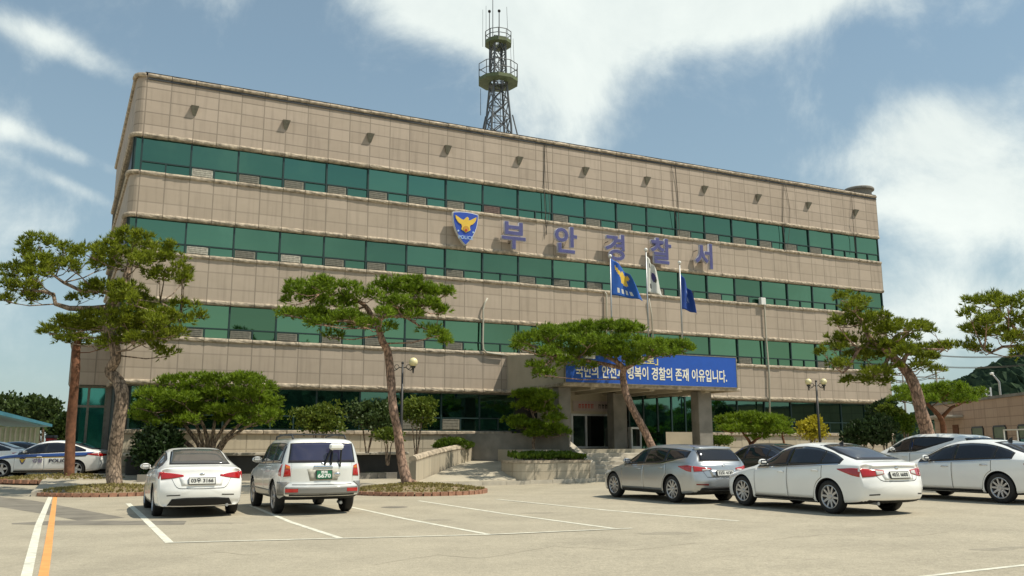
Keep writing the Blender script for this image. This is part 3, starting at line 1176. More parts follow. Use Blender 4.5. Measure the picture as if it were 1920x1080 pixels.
def build_entrance():
    mb = MB()
    mb.add([(CU0, -.15, 4.1), (CU0, -CV, 4.1), (CU0, -CV, 5.42), (CU0, -.15, 5.9)], [(0, 1, 2, 3)])
    mb.add([(CU1, -.15, 4.1), (CU1, -CV, 4.1), (CU1, -CV, 5.42), (CU1, -.15, 5.9)], [(0, 1, 2, 3)])
    mb.add([(CU0, -CV, 4.1), (CU1, -CV, 4.1), (CU1, -CV, 5.42), (CU0, -CV, 5.42)], [(0, 1, 2, 3)])
    mb.add([(CU0, -CV, 5.42), (CU1, -CV, 5.42), (CU1, -.15, 5.9), (CU0, -.15, 5.9)], [(0, 1, 2, 3)])
    mb.add([(CU0, -.15, 4.1), (CU1, -.15, 4.1), (CU1, -CV, 4.1), (CU0, -CV, 4.1)], [(0, 1, 2, 3)])
    obj('canopy', mb, MT['soffit'], B)
    mb = MB()
    mb.box(CU0 - .12, CU1 + .12, -CV - .14, -CV + .2, 4.02, 4.17, 0, .02)
    mb.box(CU0 - .12, CU0 + .1, -CV + .2, -.16, 4.02, 4.17, 0, .02)
    mb.box(CU1 - .1, CU1 + .12, -CV + .2, -.16, 4.02, 4.17, 0, .02)
    mb.box(CU0 - .06, CU1 + .06, -CV - .06, -CV + .12, 5.44, 5.56, 0, .02)
    obj('canopy_edge', mb, MT['coping'], B)
    mb = MB()
    for k in range(1, 6):
        u = CU0 + (CU1 - CU0) * k / 6
        mb.box(u - .12, u + .12, -CV + .25, -.3, 3.93, 4.095)
    obj('soffit_beam', mb, MT['soffit'], B)

    def column(pxa, pxb, v, ztop, name='column'):
        ua, ub = Fu(pxa, v, 790), Fu(pxb, v, 790)
        c = MB()
        uvs = []
        for (x0, x1, y0, y1) in ((ua, ub, -v, -v + .6),):
            c.box(x0, x1, y0, y1, -.3, ztop, 0, .02)
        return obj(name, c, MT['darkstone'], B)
    column(1311, 1336, 5.4, 4.02)
    column(1048, 1071, 5.4, 4.02)
    column(1151, 1176, 2.9, 4.0)
    # vestibule with doors, in the plane v = 1.6
    v = 1.6
    ua, ub = Fu(1040, v), Fu(1165, v)
    mb = MB()
    zl = Fz(1110, 776, v)
    mb.box(ua, ub, -v, -.2, zl, 4.08)
    mb.box(ua - .25, ua, -v - .05, -.2, FLOOR, 4.08)
    obj('vestibule', mb, MT['soffit'], B)
    d = MB()
    for px in (1072, 1098, 1150):
        u = Fu(px, v)
        d.box(u - .05, u + .05, -v + .02, -v + .14, FLOOR + .02, zl)
    u0, u1 = Fu(1072, v), Fu(1150, v)
    d.box(u0, u1, -v + .025, -v + .13, zl - .1, zl)
    d.box(u0, u1, -v + .025, -v + .13, FLOOR + .02, FLOOR + .12)
    dr = obj('entrance_door', d, MT['steel'], B)
    g = MB().add([(u0, -v + .08, FLOOR), (u1, -v + .08, FLOOR), (u1, -v + .08, zl), (u0, -v + .08, zl)], [(0, 1, 2, 3)])
    obj('pane', g, MT['door_glass'], dr)
    h = MB()
    uh = Fu(1146, v)
    h.tube([(uh - .1, -v - .06, FLOOR + .25), (uh - .1, -v - .06, FLOOR + 1.5)], .03, 8)
    obj('door_handle', h, MT['steel'], dr)
    # framed notice board above the door
    uc, hw = (Fu(1073, v) + Fu(1150, v)) / 2, (Fu(1150, v) - Fu(1073, v)) / 2
    zb_ = Fz(1110, 752, v)
    nb = MB().box(uc - hw, uc + hw, -v - .04, -v - .002, zl + .12, zb_)
    no = obj('notice_banner', nb, mat('pinkish_grey_cloth', (.40, .33, .31), .8), B)
    rnd = random.Random(4)
    for k, mt_, x0, x1, n in ((0, MT['redpaint'], -.75, .0, 5), (1, MT['darkmetal'], .2, .85, 4)):
        q = MB()
        for i in range(n):
            x = uc + hw * (x0 + (x1 - x0) * (i + .1) / n)
            w = hw * (x1 - x0) / n * .7
            zc = zl + .12 + (zb_ - zl - .12) * .5
            hh = (zb_ - zl - .12) * .22
            q.box(x, x + w * .25, -v - .05, -v - .041, zc - hh, zc + hh)
            q.box(x + w * .25, x + w, -v - .049, -v - .041, zc + hh * (.5 - rnd.random() * .3), zc + hh * .8)
            q.box(x + w * .6, x + w * .8, -v - .051, -v - .041, zc - hh, zc + hh * .3)
        obj('banner_mark', q, mt_, no)
    # glazing to the right of the doors
    v2 = .9
    ua, ub = Fu(1178, v2), Fu(1308, v2)
    fr = MB()
    n = 5
    for i in range(n + 1):
        u = ua + (ub - ua) * i / n
        fr.box(u - .04, u + .04, -v2, -v2 + .1, FLOOR + .85, 4.06)
    sw = obj('lobby_window', fr, MT['frame'], B)
    g = MB().add([(ua, -v2 + .05, FLOOR), (ub, -v2 + .05, FLOOR), (ub, -v2 + .05, 4.06), (ua, -v2 + .05, 4.06)], [(0, 1, 2, 3)])
    obj('pane', g, MT['glass_low'], sw)
    mb = MB()
    mb.add([(ua + 2.2, -v2 - .06, FLOOR - .2), (ub, -v2 - .06, FLOOR - .2), (ub, -v2 - .06, FLOOR + .85), (ua + 2.2, -v2 - .06, FLOOR + .85)], [(0, 1, 2, 3)])
    obj('lobby_wall', mb, MT['soffit'], B)
    # glazed notice cabinet beside the middle pillar
    u = Fu(1187, 2.6)
    cb = empty('notice_cabinet', FW(u, 2.6, FLOOR), TH, 'white framed glass cabinet standing right of the middle entrance pillar', 'cabinet')
    f = MB()
    for x in (-.26, .26):
        f.box(x - .035, x + .035, -.15, .15, 0, 1.05)
    f.box(-.225, .225, -.15, .15, .95, 1.05)
    f.box(-.225, .225, -.15, .15, .0, .12)
    obj('cabinet_frame', f, MT['white'], cb)
    obj('pane', MB().box(-.222, .222, -.10, .10, .123, .947), MT['door_glass'], cb)
    # platform and steps
    mb = MB()
    mb.box(15.2, 27.2, -6.15, -.31, -.5, FLOOR)
    obj('entrance_platform', mb, MT['paving'], B)
    n = 6
    h0 = hf(19, 8)
    st = MB()
    for i in range(n):
        z1 = FLOOR - (FLOOR - h0) * (i + 1) / (n + 1)
        st.box(17.55, 24.4, -6.16 - .32 * (i + 1), -6.16 - .32 * i, -.4, z1, 0, .02)
    obj('entrance_steps', st, MT['kerb'], B)
    # wall closing the platform's left end, facing away from the sun
    w = MB()
    a0, a1 = (14.25, 2.3), (17.2, 6.5)
    dx, dy = a1[0] - a0[0], a1[1] - a0[1]
    ln = math.hypot(dx, dy)
    nx_, ny_ = dy / ln * .15, -dx / ln * .15
    w.prism3([(a0[0], -a0[1], -.4), (a0[0] + nx_, -(a0[1] + ny_), -.4), (a1[0] + nx_, -(a1[1] + ny_), -.4), (a1[0], -a1[1], -.4)], (0, 0, 2.42))
    w.prism3([(a0[0], -a0[1], -.4), (a0[0] + .3, -a0[1] + .02, -.4), (a0[0] + .3, -.05, -.4), (a0[0], -.05, -.4)], (0, 0, 2.42))
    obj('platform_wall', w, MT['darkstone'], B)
    # sloping cheek wall
    ch = MB()
    pts = [(17.25, -5.6, -.3), (17.25, -8.0, -.3), (17.25, -8.0, h0 + .62), (17.25, -5.6, FLOOR + .5)]
    ch.prism3(pts, (.32, 0, 0))
    obj('cheek_wall', ch, MT['kerb'], B)


build_entrance()


ROT_B = Matrix.Rotation(TH, 4, 'Z')


def build_forecourt_walls():
    # drive up to the canopy
    bl, br = G(778, 905, .1), G(940, 900, .12)
    us = []
    A = [(9.9, 7.9), (11.2, 6.2), (12.6, 4.4), (13.5, 3.2), (14.24, 2.3)]
    Cc = [(14.0, 8.0), (14.3, 7.2), (14.6, 6.6), (15.6, 6.4), (16.2, 5.9)]
    zz = [.02, .18, .38, .52, .62]
    vs = []
    for (a, c, z) in zip(A, Cc, zz):
        for t in (0, .5, 1):
            u, v = a[0] + (c[0] - a[0]) * t, a[1] + (c[1] - a[1]) * t
            q = FW(u, v, 0)
            zt = hf(u, v) + .012 + z
            vs.append((q.x, q.y, zt))
    fs = [(j * 3 + i, j * 3 + i + 1, (j + 1) * 3 + i + 1, (j + 1) * 3 + i) for j in range(4) for i in range(2)]
    vb = [(x, y, -.6) for x, y, z in vs]
    mb = MB().add(vs, fs)
    n = len(vs)
    ring = [0, 3, 6, 9, 12, 13, 14, 11, 8, 5, 2, 1]
    mb.add(vs + vb, [(ring[i], ring[(i + 1) % 12], n + ring[(i + 1) % 12], n + ring[i]) for i in range(12)])
    kind(obj('entrance_ramp', mb, MT['paving']), 'structure')
    # curved stone wall beside the drive
    w = empty('ramp_wall', FW(9.9, 7.9, hf(9.9, 7.9)), 0, 'low curving stone wall with rounded end beside the entrance ramp', 'wall')
    body, cap = MB(), MB()
    base = w.location
    pts = []
    for i in range(13):
        t = i / 12
        u = 9.75 + (14.35 - 9.75) * t
        v = 8.0 - 5.5 * t - .9 * math.sin(t * PI) * .6
        pts.append((u, v, t))
    nb = len(pts)
    vs = []
    for (u, v, t) in pts:
        for s in (-.14, .14):
            q = FW(u - s * .75, v - s * .6, 0)
            top = hf(u, v) + .82 + .42 * t
            vs += [(q.x - base.x, q.y - base.y, -.9), (q.x - base.x, q.y - base.y, top - base.z)]
    fs = []
    for i in range(nb - 1):
        o, p = i * 4, (i + 1) * 4
        fs += [(o, p, p + 1, o + 1), (o + 2, o + 3, p + 3, p + 2), (o + 1, p + 1, p + 3, o + 3)]
    fs += [(0, 1, 3, 2), (nb * 4 - 4, nb * 4 - 2, nb * 4 - 1, nb * 4 - 3)]
    body.add(vs, fs)
    body.uv = [(i // 4 * .55, (j % 2) * 1.0) for j in range(nb * 4) for i in (j,)]
    obj('wall_face', body, MT['stone'], w)
    cap.tube([(vs[i * 4 + 1][0] * .5 + vs[i * 4 + 3][0] * .5, vs[i * 4 + 1][1] * .5 + vs[i * 4 + 3][1] * .5, vs[i * 4 + 1][2] + .03) for i in range(nb)], .16, 8)
    obj('coping', cap, MT['coping'], w)
    # planter left of the steps
    z0 = hf(15.5, 8)
    p = empty('stone_planter', FW(15.6, 7.4, z0), TH, 'stone block planter with a rounded corner left of the entrance steps', 'planter')
    out = [(-1.55, .9)]
    for i in range(6):
        a = PI + PI / 2 * i / 5
        out.append((-1.0 + .55 * math.cos(a), -.05 + .55 * math.sin(a)))
    out += [(1.72, -.6), (1.72, .9)]
    mb = MB()
    n = len(out)
    s = [0]
    for a, b in zip(out, out[1:]):
        s.append(s[-1] + math.hypot(b[0] - a[0], b[1] - a[1]))
    mb.add([(x, y, -.5) for x, y in out] + [(x, y, .66) for x, y in out], [(i, i + 1, n + i + 1, n + i) for i in range(n - 1)])
    mb.uv = [(q, -1.5) for q in s] + [(q, 2) for q in s]
    obj('planter_wall', mb, MT['stone'], p)
    mb = MB()
    inn = [(x * .88, y * .7 + .14) for x, y in out]
    vs = [(x * 1.02, y - .02, z) for z in (.66, .76) for x, y in out] + [(x, y, z) for z in (.66, .76) for x, y in inn]
    fs = []
    for i in range(n - 1):
        fs += [(i, i + 1, n + i + 1, n + i), (n + i, n + i + 1, 3 * n + i + 1, 3 * n + i), (2 * n + i, 3 * n + i, 3 * n + i + 1, 2 * n + i + 1)]
    mb.add(vs, fs)
    obj('coping', mb, MT['coping'], p)
    mb = MB().add([(x, y, .72) for x, y in inn], [tuple(range(n))])
    obj('soil', mb, MT['soil'], p)
    mb = MB()
    for _ in range(900):
        x, y = -1.35 + R() * 2.95, -.40 + R() * 1.25
        q = Matrix.Translation(p.location) @ ROT_B @ Vector((x, y, .74 + R() * .12 + max(0, y) * .12))
        leaf_tuft(mb, q, 4, .16, .8)
    g = kind(obj('planter_ground_cover', mb, MT['hedge'], recalc=False), 'stuff')
    tag(g, 'low green plants filling the stone planter by the steps', 'ground cover')
    # terrace ledge along the left half of the plinth
    t = empty('garden_terrace', FW(.2, 1.6, hf(5, 1.6)), TH, 'long pale terrace slab below the left windows on a recessed base coloured dark as shadow', 'terrace')
    z = 1.22 - t.location.z
    mb = MB()
    mb.box(0, 11.6, -.0, 1.58, z - .12, z, 0, .02)
    obj('slab', mb, MT['kerb'], t)
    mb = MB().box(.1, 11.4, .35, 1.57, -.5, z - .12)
    obj('shadow_dark_base', mb, MT['darkmetal'], t)  # near-black colour stands in for the shadow under the slab
    # grass strip before it
    gr = MB()
    for _ in range(3000):
        u, v = 1 + R() * 9.4, 2.2 + R() * 1.7
        q = FW(u, v, hf(u, v))
        blades(gr, q, 1, .16, .05, .025)
    gb = MB()
    for (u, v) in ((.8, 2.1), (10.6, 2.1), (10.6, 4.0), (.8, 4.0)):
        q = FW(u, v, hf(u, v) + .005)
        gb.v.append(tuple(q)); 
    gb.f.append((0, 1, 2, 3)); gb.m.append(0)
    kind(obj('lawn_soil', gb, MT['soil']), 'structure')
    g = kind(obj('lawn_grass', gr, MT['grass'], recalc=False), 'stuff')
    tag(g, 'narrow strip of green grass before the terrace', 'grass')
    # low stone edging of the lawn
    e = MB()
    u = .6
    while u < 10.8:
        q = FW(u + .5, 4.1, hf(u, 4.1) + .1)
        e.obox(q, TV * .49, NV * .09, Vector((0, 0, .14)))
        u += 1
    ed = obj('lawn_edging', e, MT['darkstone'])
    tag(ed, 'grey stone edging in front of the grass strip', 'edging')


build_forecourt_walls()


# ================================================================== signs on the facade
ROTF = Matrix.Rotation(TH, 4, 'Z')


def upright(loc_u, loc_v, loc_z):
    """matrix that stands flat lettering (xy plane) up on a plane parallel to the facade"""
    return Matrix.Translation(FW(loc_u, loc_v, loc_z)) @ ROTF @ Matrix.Rotation(PI / 2, 4, 'X')


def shield_outline(w, h, n=14):
    pts = [(-w * .5, h * .46), (-w * .25, h * .49), (0, h * .5), (w * .25, h * .49), (w * .5, h * .46)]
    right = []
    for i in range(1, n):
        t = i / n
        right.append((w * .5 * (1 - t ** 2.2) ** .9, h * .46 - h * .96 * t))
    right.append((0, -h * .5))
    left = [(-x, y) for x, y in right[:-1]][::-1]
    return pts + right + left


EAGLE = [(0, .30), (.07, .34), (.13, .28), (.11, .20), (.20, .22), (.34, .30), (.46, .36), (.44, .24), (.38, .14), (.30, .06), (.20, .02), (.17, -.06), (.20, -.18), (.10, -.24),
         (0, -.30), (-.10, -.24), (-.20, -.18), (-.17, -.06), (-.20, .02), (-.30, .06), (-.38, .14), (-.44, .24), (-.46, .36), (-.34, .30), (-.20, .22), (-.11, .20), (-.05, .25)]


def build_signs():
    # letters, one thing each
    specs = [('부', 962.5, 442, 'first letter of the blue police station sign, nearest the shield emblem'),
             ('안', 1060, 450, 'second letter of the blue facade sign, with a ring beside an upright stroke'),
             ('경', 1152, 464, 'third letter of the blue facade sign, its ring below, above the left flag'),
             ('찰', 1238, 471, 'fourth letter of the blue facade sign, dense stacked strokes above the middle white flag'),
             ('서', 1318, 480, 'last letter of the blue facade sign, a peaked stroke beside an upright bar')]
    V = .52
    for ch, px, py, lab in specs:
        u, z = Fu(px, V, py), Fz(px, py, V)
        e = empty('sign_letter', FW(u, V, z), TH, lab, 'sign letter', 'blue letters of the facade sign')
        R90 = Matrix.Rotation(PI / 2, 4, 'X')
        for nm, ext, off, mt, dy in (('letter_body', .075, .05, MT['silverface'], .0), ('letter_face', .012, .034, MT['letterblue'], -.085)):
            me = text_mesh(ch, 1.52, ext, off)
            xs = [v.co.x for v in me.vertices]
            ys = [v.co.y for v in me.vertices]
            cx, cy = (min(xs) + max(xs)) / 2, (min(ys) + max(ys)) / 2
            set_text(nm, me, mt, e, Matrix.Translation((0, dy, 0)) @ R90 @ Matrix.Translation((-cx, -cy, 0)))
        mb = MB()
        for dx, dz in ((-.35, .3), (.35, .25), (-.1, -.35)):
            mb.tube([(dx, .07, dz), (dx, V - .15, dz)], .02, 6)
        obj('standoff', mb, MT['darkmetal'], e)
    # shield
    px, py = 872, 429
    V = .5
    u, z = Fu(px, V, py), Fz(px, py, V)
    e = empty('police_emblem', FW(u, V, z), TH, 'blue shield emblem with a golden eagle left of the sign letters', 'emblem')
    w, h = 1.30, 1.62

    def plate(pts, y0, y1, nm, mt):
        mb = MB().prism3([(x, y0, q) for x, q in pts], (0, y1 - y0, 0))
        return obj(nm, mb, mt, e)
    plate([(x * 1.06, y * 1.05) for x, y in shield_outline(w, h)], -.06, .10, 'shield_rim', MT['white'])
    plate(shield_outline(w, h), -.085, -.06, 'shield_face', MT['emblemblue'])
    plate([(x * 1.22, y * 1.28 + .16) for x, y in EAGLE], -.12, -.085, 'eagle', MT['gold'])
    plate([(.16 * math.cos(a * PI / 8), .14 * math.sin(a * PI / 8) - .02) for a in range(16)], -.135, -.12, 'eagle_body', mat('dark_gold', (.50, .27, .03), .5))
    plate([(.055 * math.cos(a * PI / 6), .07 * math.sin(a * PI / 6) - .10) for a in range(12)], -.145, -.135, 'eagle_crest', MT['redpaint'])
    me = text_mesh('POLICE', .24, .008, .006)
    set_text('lettering', me, mat('emblem_pale_blue', (.35, .50, .75), .5), e, Matrix.Translation((0, -.09, -.47)) @ Matrix.Rotation(PI / 2, 4, 'X'))
    for sx in (-1, 1):
        st = [(sx * .40 + (.07 if k % 2 == 0 else .03) * math.sin(k * PI / 5), -.16 + (.07 if k % 2 == 0 else .03) * math.cos(k * PI / 5)) for k in range(10)]
        plate(st, -.10, -.085, 'star', mat('emblem_star', (.45, .62, .80), .5))
    mb = MB()
    for dx in (-.3, .3):
        mb.tube([(dx, .1, 0), (dx, .36, 0)], .025, 6)
    obj('standoff', mb, MT['darkmetal'], e)

    # banner along the canopy front
    V = CV + .16
    ua, ub = Fu(1060, V, 690), Fu(1380, V, 705)
    za, zb = 4.19, 5.60
    e = empty('canopy_banner', FW((ua + ub) / 2, V, (za + zb) / 2), TH, 'long blue banner with white Korean lettering along the entrance canopy', 'banner')
    hw, hh = (ub - ua) / 2, (zb - za) / 2
    obj('panel', MB().box(-hw, hw, -.03, .06, -hh, hh), MT['blue'], e)
    mb = MB()
    for x0, x1, z0, z1 in ((-hw - .05, -hw, -hh - .04, hh + .04), (hw, hw + .05, -hh - .04, hh + .04), (-hw, hw, hh, hh + .04), (-hw, hw, -hh - .04, -hh)):
        mb.box(x0, x1, -.04, .06, z0, z1)
    obj('banner_frame', mb, MT['vent'], e)
    R90 = Matrix.Rotation(PI / 2, 4, 'X')

    def line(body, size, x0, x1, zc, mt, bold):
        me = text_mesh(body, size, .006, bold)
        xs = [v.co.x for v in me.vertices]
        ys = [v.co.y for v in me.vertices]
        k = (x1 - x0) / (max(xs) - min(xs))
        set_text('lettering', me, mt, e, Matrix.Translation((x0 - min(xs) * k, -.037, zc)) @ R90 @ Matrix.Diagonal((k, 1, 1, 1)) @ Matrix.Translation((0, -(min(ys) + max(ys)) / 2, 0)))
    sx = lambda px: Fu(px, V, 710) - (ua + ub) / 2
    line('국민의 안전과 행복이 경찰의 존재 이유입니다.', .62, sx(1079), sx(1362), -.20, MT['cream'], .012)
    line('으로」', .44, sx(1196), sx(1234), .38, MT['yellowtxt'], .008)
    mb = MB().box(-hw + .02, -hw + .5, -.034, -.031, hh - .42, hh - .08)
    mb.box(-hw + .9, -hw + 1.5, -.034, -.031, hh - .36, hh - .1)
    obj('white_mark', mb, MT['cream'], e)


build_signs()


# ================================================================== flags
def build_flags():
    specs = [(1144, 482, 1140, 'blue flag with a golden eagle on the left canopy flagpole', 'blue'),
             (1211, 470, 1216, 'white flag with a dark centre mark on the middle canopy flagpole', 'white'),
             (1274, 494, 1281, 'dark blue flag with pale marks on the right canopy flagpole', 'navy')]
    names = {'blue': 'left', 'white': 'middle', 'navy': 'right'}
    for px, py, pb, lab, k in specs:
        V = 5.2
        u = Fu(px, V, py)
        zt = Fz(px, py, V)
        zb = 5.45
        desc = {'blue': 'steel flagpole flying the blue eagle flag above the canopy', 'white': 'taller steel flagpole flying the white flag above the canopy',
                'navy': 'steel flagpole flying the plain dark blue flag above the canopy'}[k]
        p = empty('flagpole', FW(u, V, zb), TH, desc, 'flagpole', 'flagpoles on the entrance canopy')
        obj('pole', MB().tube([(0, 0, 0), (0, 0, zt - zb)], [.042, .03], 10), MT['steel'], p, smooth=True)
        obj('finial', MB().ball((0, 0, zt - zb + .05), .085, 12, 8), MT['white'], p, smooth=True)
        obj('base_plate', MB().box(-.14, .14, -.14, .14, 0, .05), MT['darkmetal'], p)
        # limp cloth: hangs from the hoist, the fly droops down and out
        L, H = 1.62, 1.75
        hoist_top = {'blue': .06, 'white': .28, 'navy': .5}[k]
        sag = {'blue': (1.62, 1.0), 'white': (.85, 1.15), 'navy': (.85, 1.4)}[k]
        nx, nz = 26, 22
        rnd = random.Random(hash(k) % 7 + 3 if False else {'blue': 3, 'white': 5, 'navy': 8}[k])
        vs = []
        ph = rnd.random() * 6
        for j in range(nz + 1):
            for i in range(nx + 1):
                s, t = i / nx, j / nz
                # width shrinks because of folds; the free end falls
                x = sag[0] * (s ** .9) * (.55 + .45 * t) if k != 'x' else s
                drop = sag[1] * s ** 1.15 * (1 - .45 * t)
                y = .13 * math.sin(s * 9 + t * 2.4 + ph) * s ** .6 + .05 * math.sin(s * 17 + t * 4) * s
                z = -t * H * (1 - .12 * s) - drop * (.75 if k == 'blue' else .6)
                vs.append((x + .03, y, z))
        W_ = nx + 1
        fs, ms = [], []

        def colour(s, t):
            if k == 'blue':
                x, y = (s - .5) * 1.25, (.42 - t) * 1.25
                inside = False
                n = len(EAGLE)
                for q in range(n):
                    (x1, y1), (x2, y2) = EAGLE[q], EAGLE[(q + 1) % n]
                    if (y1 > y) != (y2 > y) and x < (x2 - x1) * (y - y1) / (y2 - y1) + x1:
                        inside = not inside
                if inside:
                    return 1
                if .78 < t < .9 and .12 < s < .78 and (int(s * 26) % 4) < 2:
                    return 2
            if k == 'white' and (s - .5) ** 2 / .022 + (t - .48) ** 2 / .03 < 1:
                return 1 if (s - .5) + (t - .5) < .08 else 2
            if k == 'white' and abs(s - .2) < .06 and (abs(t - .2) < .07 or abs(t - .8) < .07):
                return 2
            if k == 'navy' and (abs(s - .5) < .1 and (abs(t - .35) < .05 or abs(t - .6) < .06) or abs(s - .35) < .05 and abs(t - .75) < .04):
                return 1
            return 0
        for j in range(nz):
            for i in range(nx):
                fs.append((j * W_ + i, j * W_ + i + 1, (j + 1) * W_ + i + 1, (j + 1) * W_ + i))
                ms.append(colour((i + .5) / nx, (j + .5) / nz))
        mats = {'blue': [MT['flagblue'], MT['gold'], MT['flagwhite']], 'white': [MT['flagwhite'], mat('flag_indigo', (.06, .05, .16), .8), MT['darkmetal']],
                'navy': [MT['flagnavy'], mat('flag_pale_blue', (.16, .24, .45), .8), MT['flagwhite']]}[k]
        mb = MB()
        mb.v, mb.f, mb.m = vs, fs, ms
        me = mesh('flag', mb, mats, smooth=True)
        f = bpy.data.objects.new('flag', me)
        COL.objects.link(f)
        f.location, f.rotation_euler = FW(u, V, zt - hoist_top), (0, 0, TH - .15)
        so_ = f.modifiers.new('thickness', 'SOLIDIFY')
        so_.thickness = .008
        tag(f, lab, 'flag', 'flags above the entrance canopy')


build_flags()


# ================================================================== radio tower on the roof
def build_tower():
    Y = 50.0
    base = D(934, 240, Y)
    zr = 16.95
    t = empty('radio_tower', (base.x, base.y, zr), .35, 'green painted lattice radio tower with two round platforms on the roof', 'radio tower')
    Z = lambda py: D(932, py, Y).z - zr
    sc = 50 / CF * 1.02
    def hw(z):
        zs = [(0, .92), (Z(240), .80), (Z(150), .50), (Z(85), .43)]
        for (a, b), (c, d) in zip(zs, zs[1:]):
            if z <= c:
                return (b + (d - b) * (z - a) / (c - a)) * .98
        return zs[-1][1]
    corners = [(-1, -1), (1, -1), (1, 1), (-1, 1)]
    P = lambda c, z: Vector((corners[c][0] * hw(z) * .8, corners[c][1] * hw(z) * .8, z))
    ztop = Z(72)
    nb = 9
    levels = [ztop * i / nb for i in range(nb + 1)]
    for c in range(4):
        obj('leg', MB().tube([P(c, 0), P(c, Z(240)), P(c, Z(150)), P(c, ztop)], .065, 6), MT['mast'], t)
    mb = MB()
    for a, b in zip(levels, levels[1:]):
        for c in range(4):
            d = (c + 1) % 4
            mb.tube([P(c, a), P(d, b)], .034, 4)
            mb.tube([P(d, a), P(c, b)], .034, 4)
            mb.tube([P(c, b), P(d, b)], .03, 4)
    obj('lattice', mb, MT['mast'], t)
    # ladder inside
    mb = MB()
    for x in (-.18, .18):
        mb.tube([(x, .1, .2), (x, .1, ztop)], .02, 4)
    k = .3
    while k < ztop:
        mb.tube([(-.18, .1, k), (.18, .1, k)], .014, 4)
        k += .3
    obj('ladder', mb, MT['darkmetal'], t)
    # spread feet
    for (dx, dy) in ((-1.7, -.6), (1.9, -.5), (1.6, 1.0), (-1.4, 1.1)):
        z1 = Z(215)
        obj('stay', MB().tube([(dx, dy, 0), (dx * .45, dy * .5, z1)], .045, 6), MT['mast'], t)
    for nm, py0, pyr, rpx in (('lower', 160, 125, 40), ('upper', 88, 63, 27)):
        z0, z1 = Z(py0 - 3), Z(pyr)
        r = rpx * sc
        pl = MB()
        n = 10
        ring = lambda rr, z: [(rr * math.cos(2 * PI * i / n), rr * math.sin(2 * PI * i / n), z) for i in range(n)]
        vs = ring(r, z0) + ring(r, z0 + .22) + ring(r * .45, z0 + .22) + ring(r * .45, z0)
        fs = []
        for i in range(n):
            j = (i + 1) % n
            for q in range(4):
                w = (q + 1) % 4
                fs.append((q * n + i, q * n + j, w * n + j, w * n + i))
        pl.add(vs, fs)
        p = obj('platform', pl, MT['greenpaint'], t)
        rl = MB()
        for zz in (z1, (z0 + z1) / 2 + .1):
            pts = ring(r * .98, zz)
            for i in range(n):
                rl.tube([pts[i], pts[(i + 1) % n]], .026, 5)
        for i in range(n):
            a = 2 * PI * i / n
            rl.tube([(r * .98 * math.cos(a), r * .98 * math.sin(a), z0), (r * .98 * math.cos(a), r * .98 * math.sin(a), z1)], .026, 5)
        obj('railing', rl, MT['mast'], p)
    # whip aerials
    ca, sa = math.cos(-.35), math.sin(-.35)
    for px, top, bot, r, dy, tip in ((924, -6, 70, .03, 0, 0), (918, 28, 140, .032, -.45, 1), (936, 25, 90, .036, -.3, 1), (905, 15, 85, .014, .2, 0), (911, 5, 85, .014, .4, 0), (950, 10, 85, .016, .2, 0),
                                     (947, 80, 140, .012, -.4, 0), (957, 82, 145, .014, .2, 0), (962, 75, 150, .015, -.2, 0), (901, 165, 215, .02, .1, 0)):
        q = D(px, top, Y) - base
        b = D(px + (0 if px < 940 else 3), bot, Y) - base
        def loc(v):
            x, y = v.x, dy
            return Vector((x * ca - y * sa, x * sa + y * ca, v.z + base.z - zr))
        a = obj('aerial', MB().tube([loc(b), loc(q)], [r, r * .7], 6), MT['darkmetal'] if tip else MT['mast'], t)
        if tip:
            obj('aerial_head', MB().ball(loc(q), .10, 8, 6), MT['black'], a, smooth=True)
    # ventilator and loose slab on the right end of the roof
    v = empty('roof_ventilator', FW(Fu(1610, -2.0, 360), -2.0, 16.95), TH, 'low flat topped roof ventilator at the right end of the parapet', 'ventilator')
    u = Fz(1610, 355, -2.0) - 16.95
    mb = MB().lathe([(.001, u), (.95, u), (1.0, u - .06), (1.0, u - .16), (.82, u - .18), (.82, 0)], 20)
    obj('hood', mb, MT['darkstone'], v)
    v = empty('roof_hatch', FW(Fu(1578, -1.6, 355), -1.6, 16.95), TH, 'small hatch with a sloping lid on the roof beside the ventilator', 'roof hatch')
    u = Fz(1578, 355, -1.6) - 16.95
    mb = MB().prism3([(-.8, 0, 0), (.9, 0, 0), (.9, 0, u * .8), (.1, 0, u), (-.8, 0, u * .72)], (0, 1.0, 0))
    obj('lid', mb, MT['darkstone'], v)


build_tower()


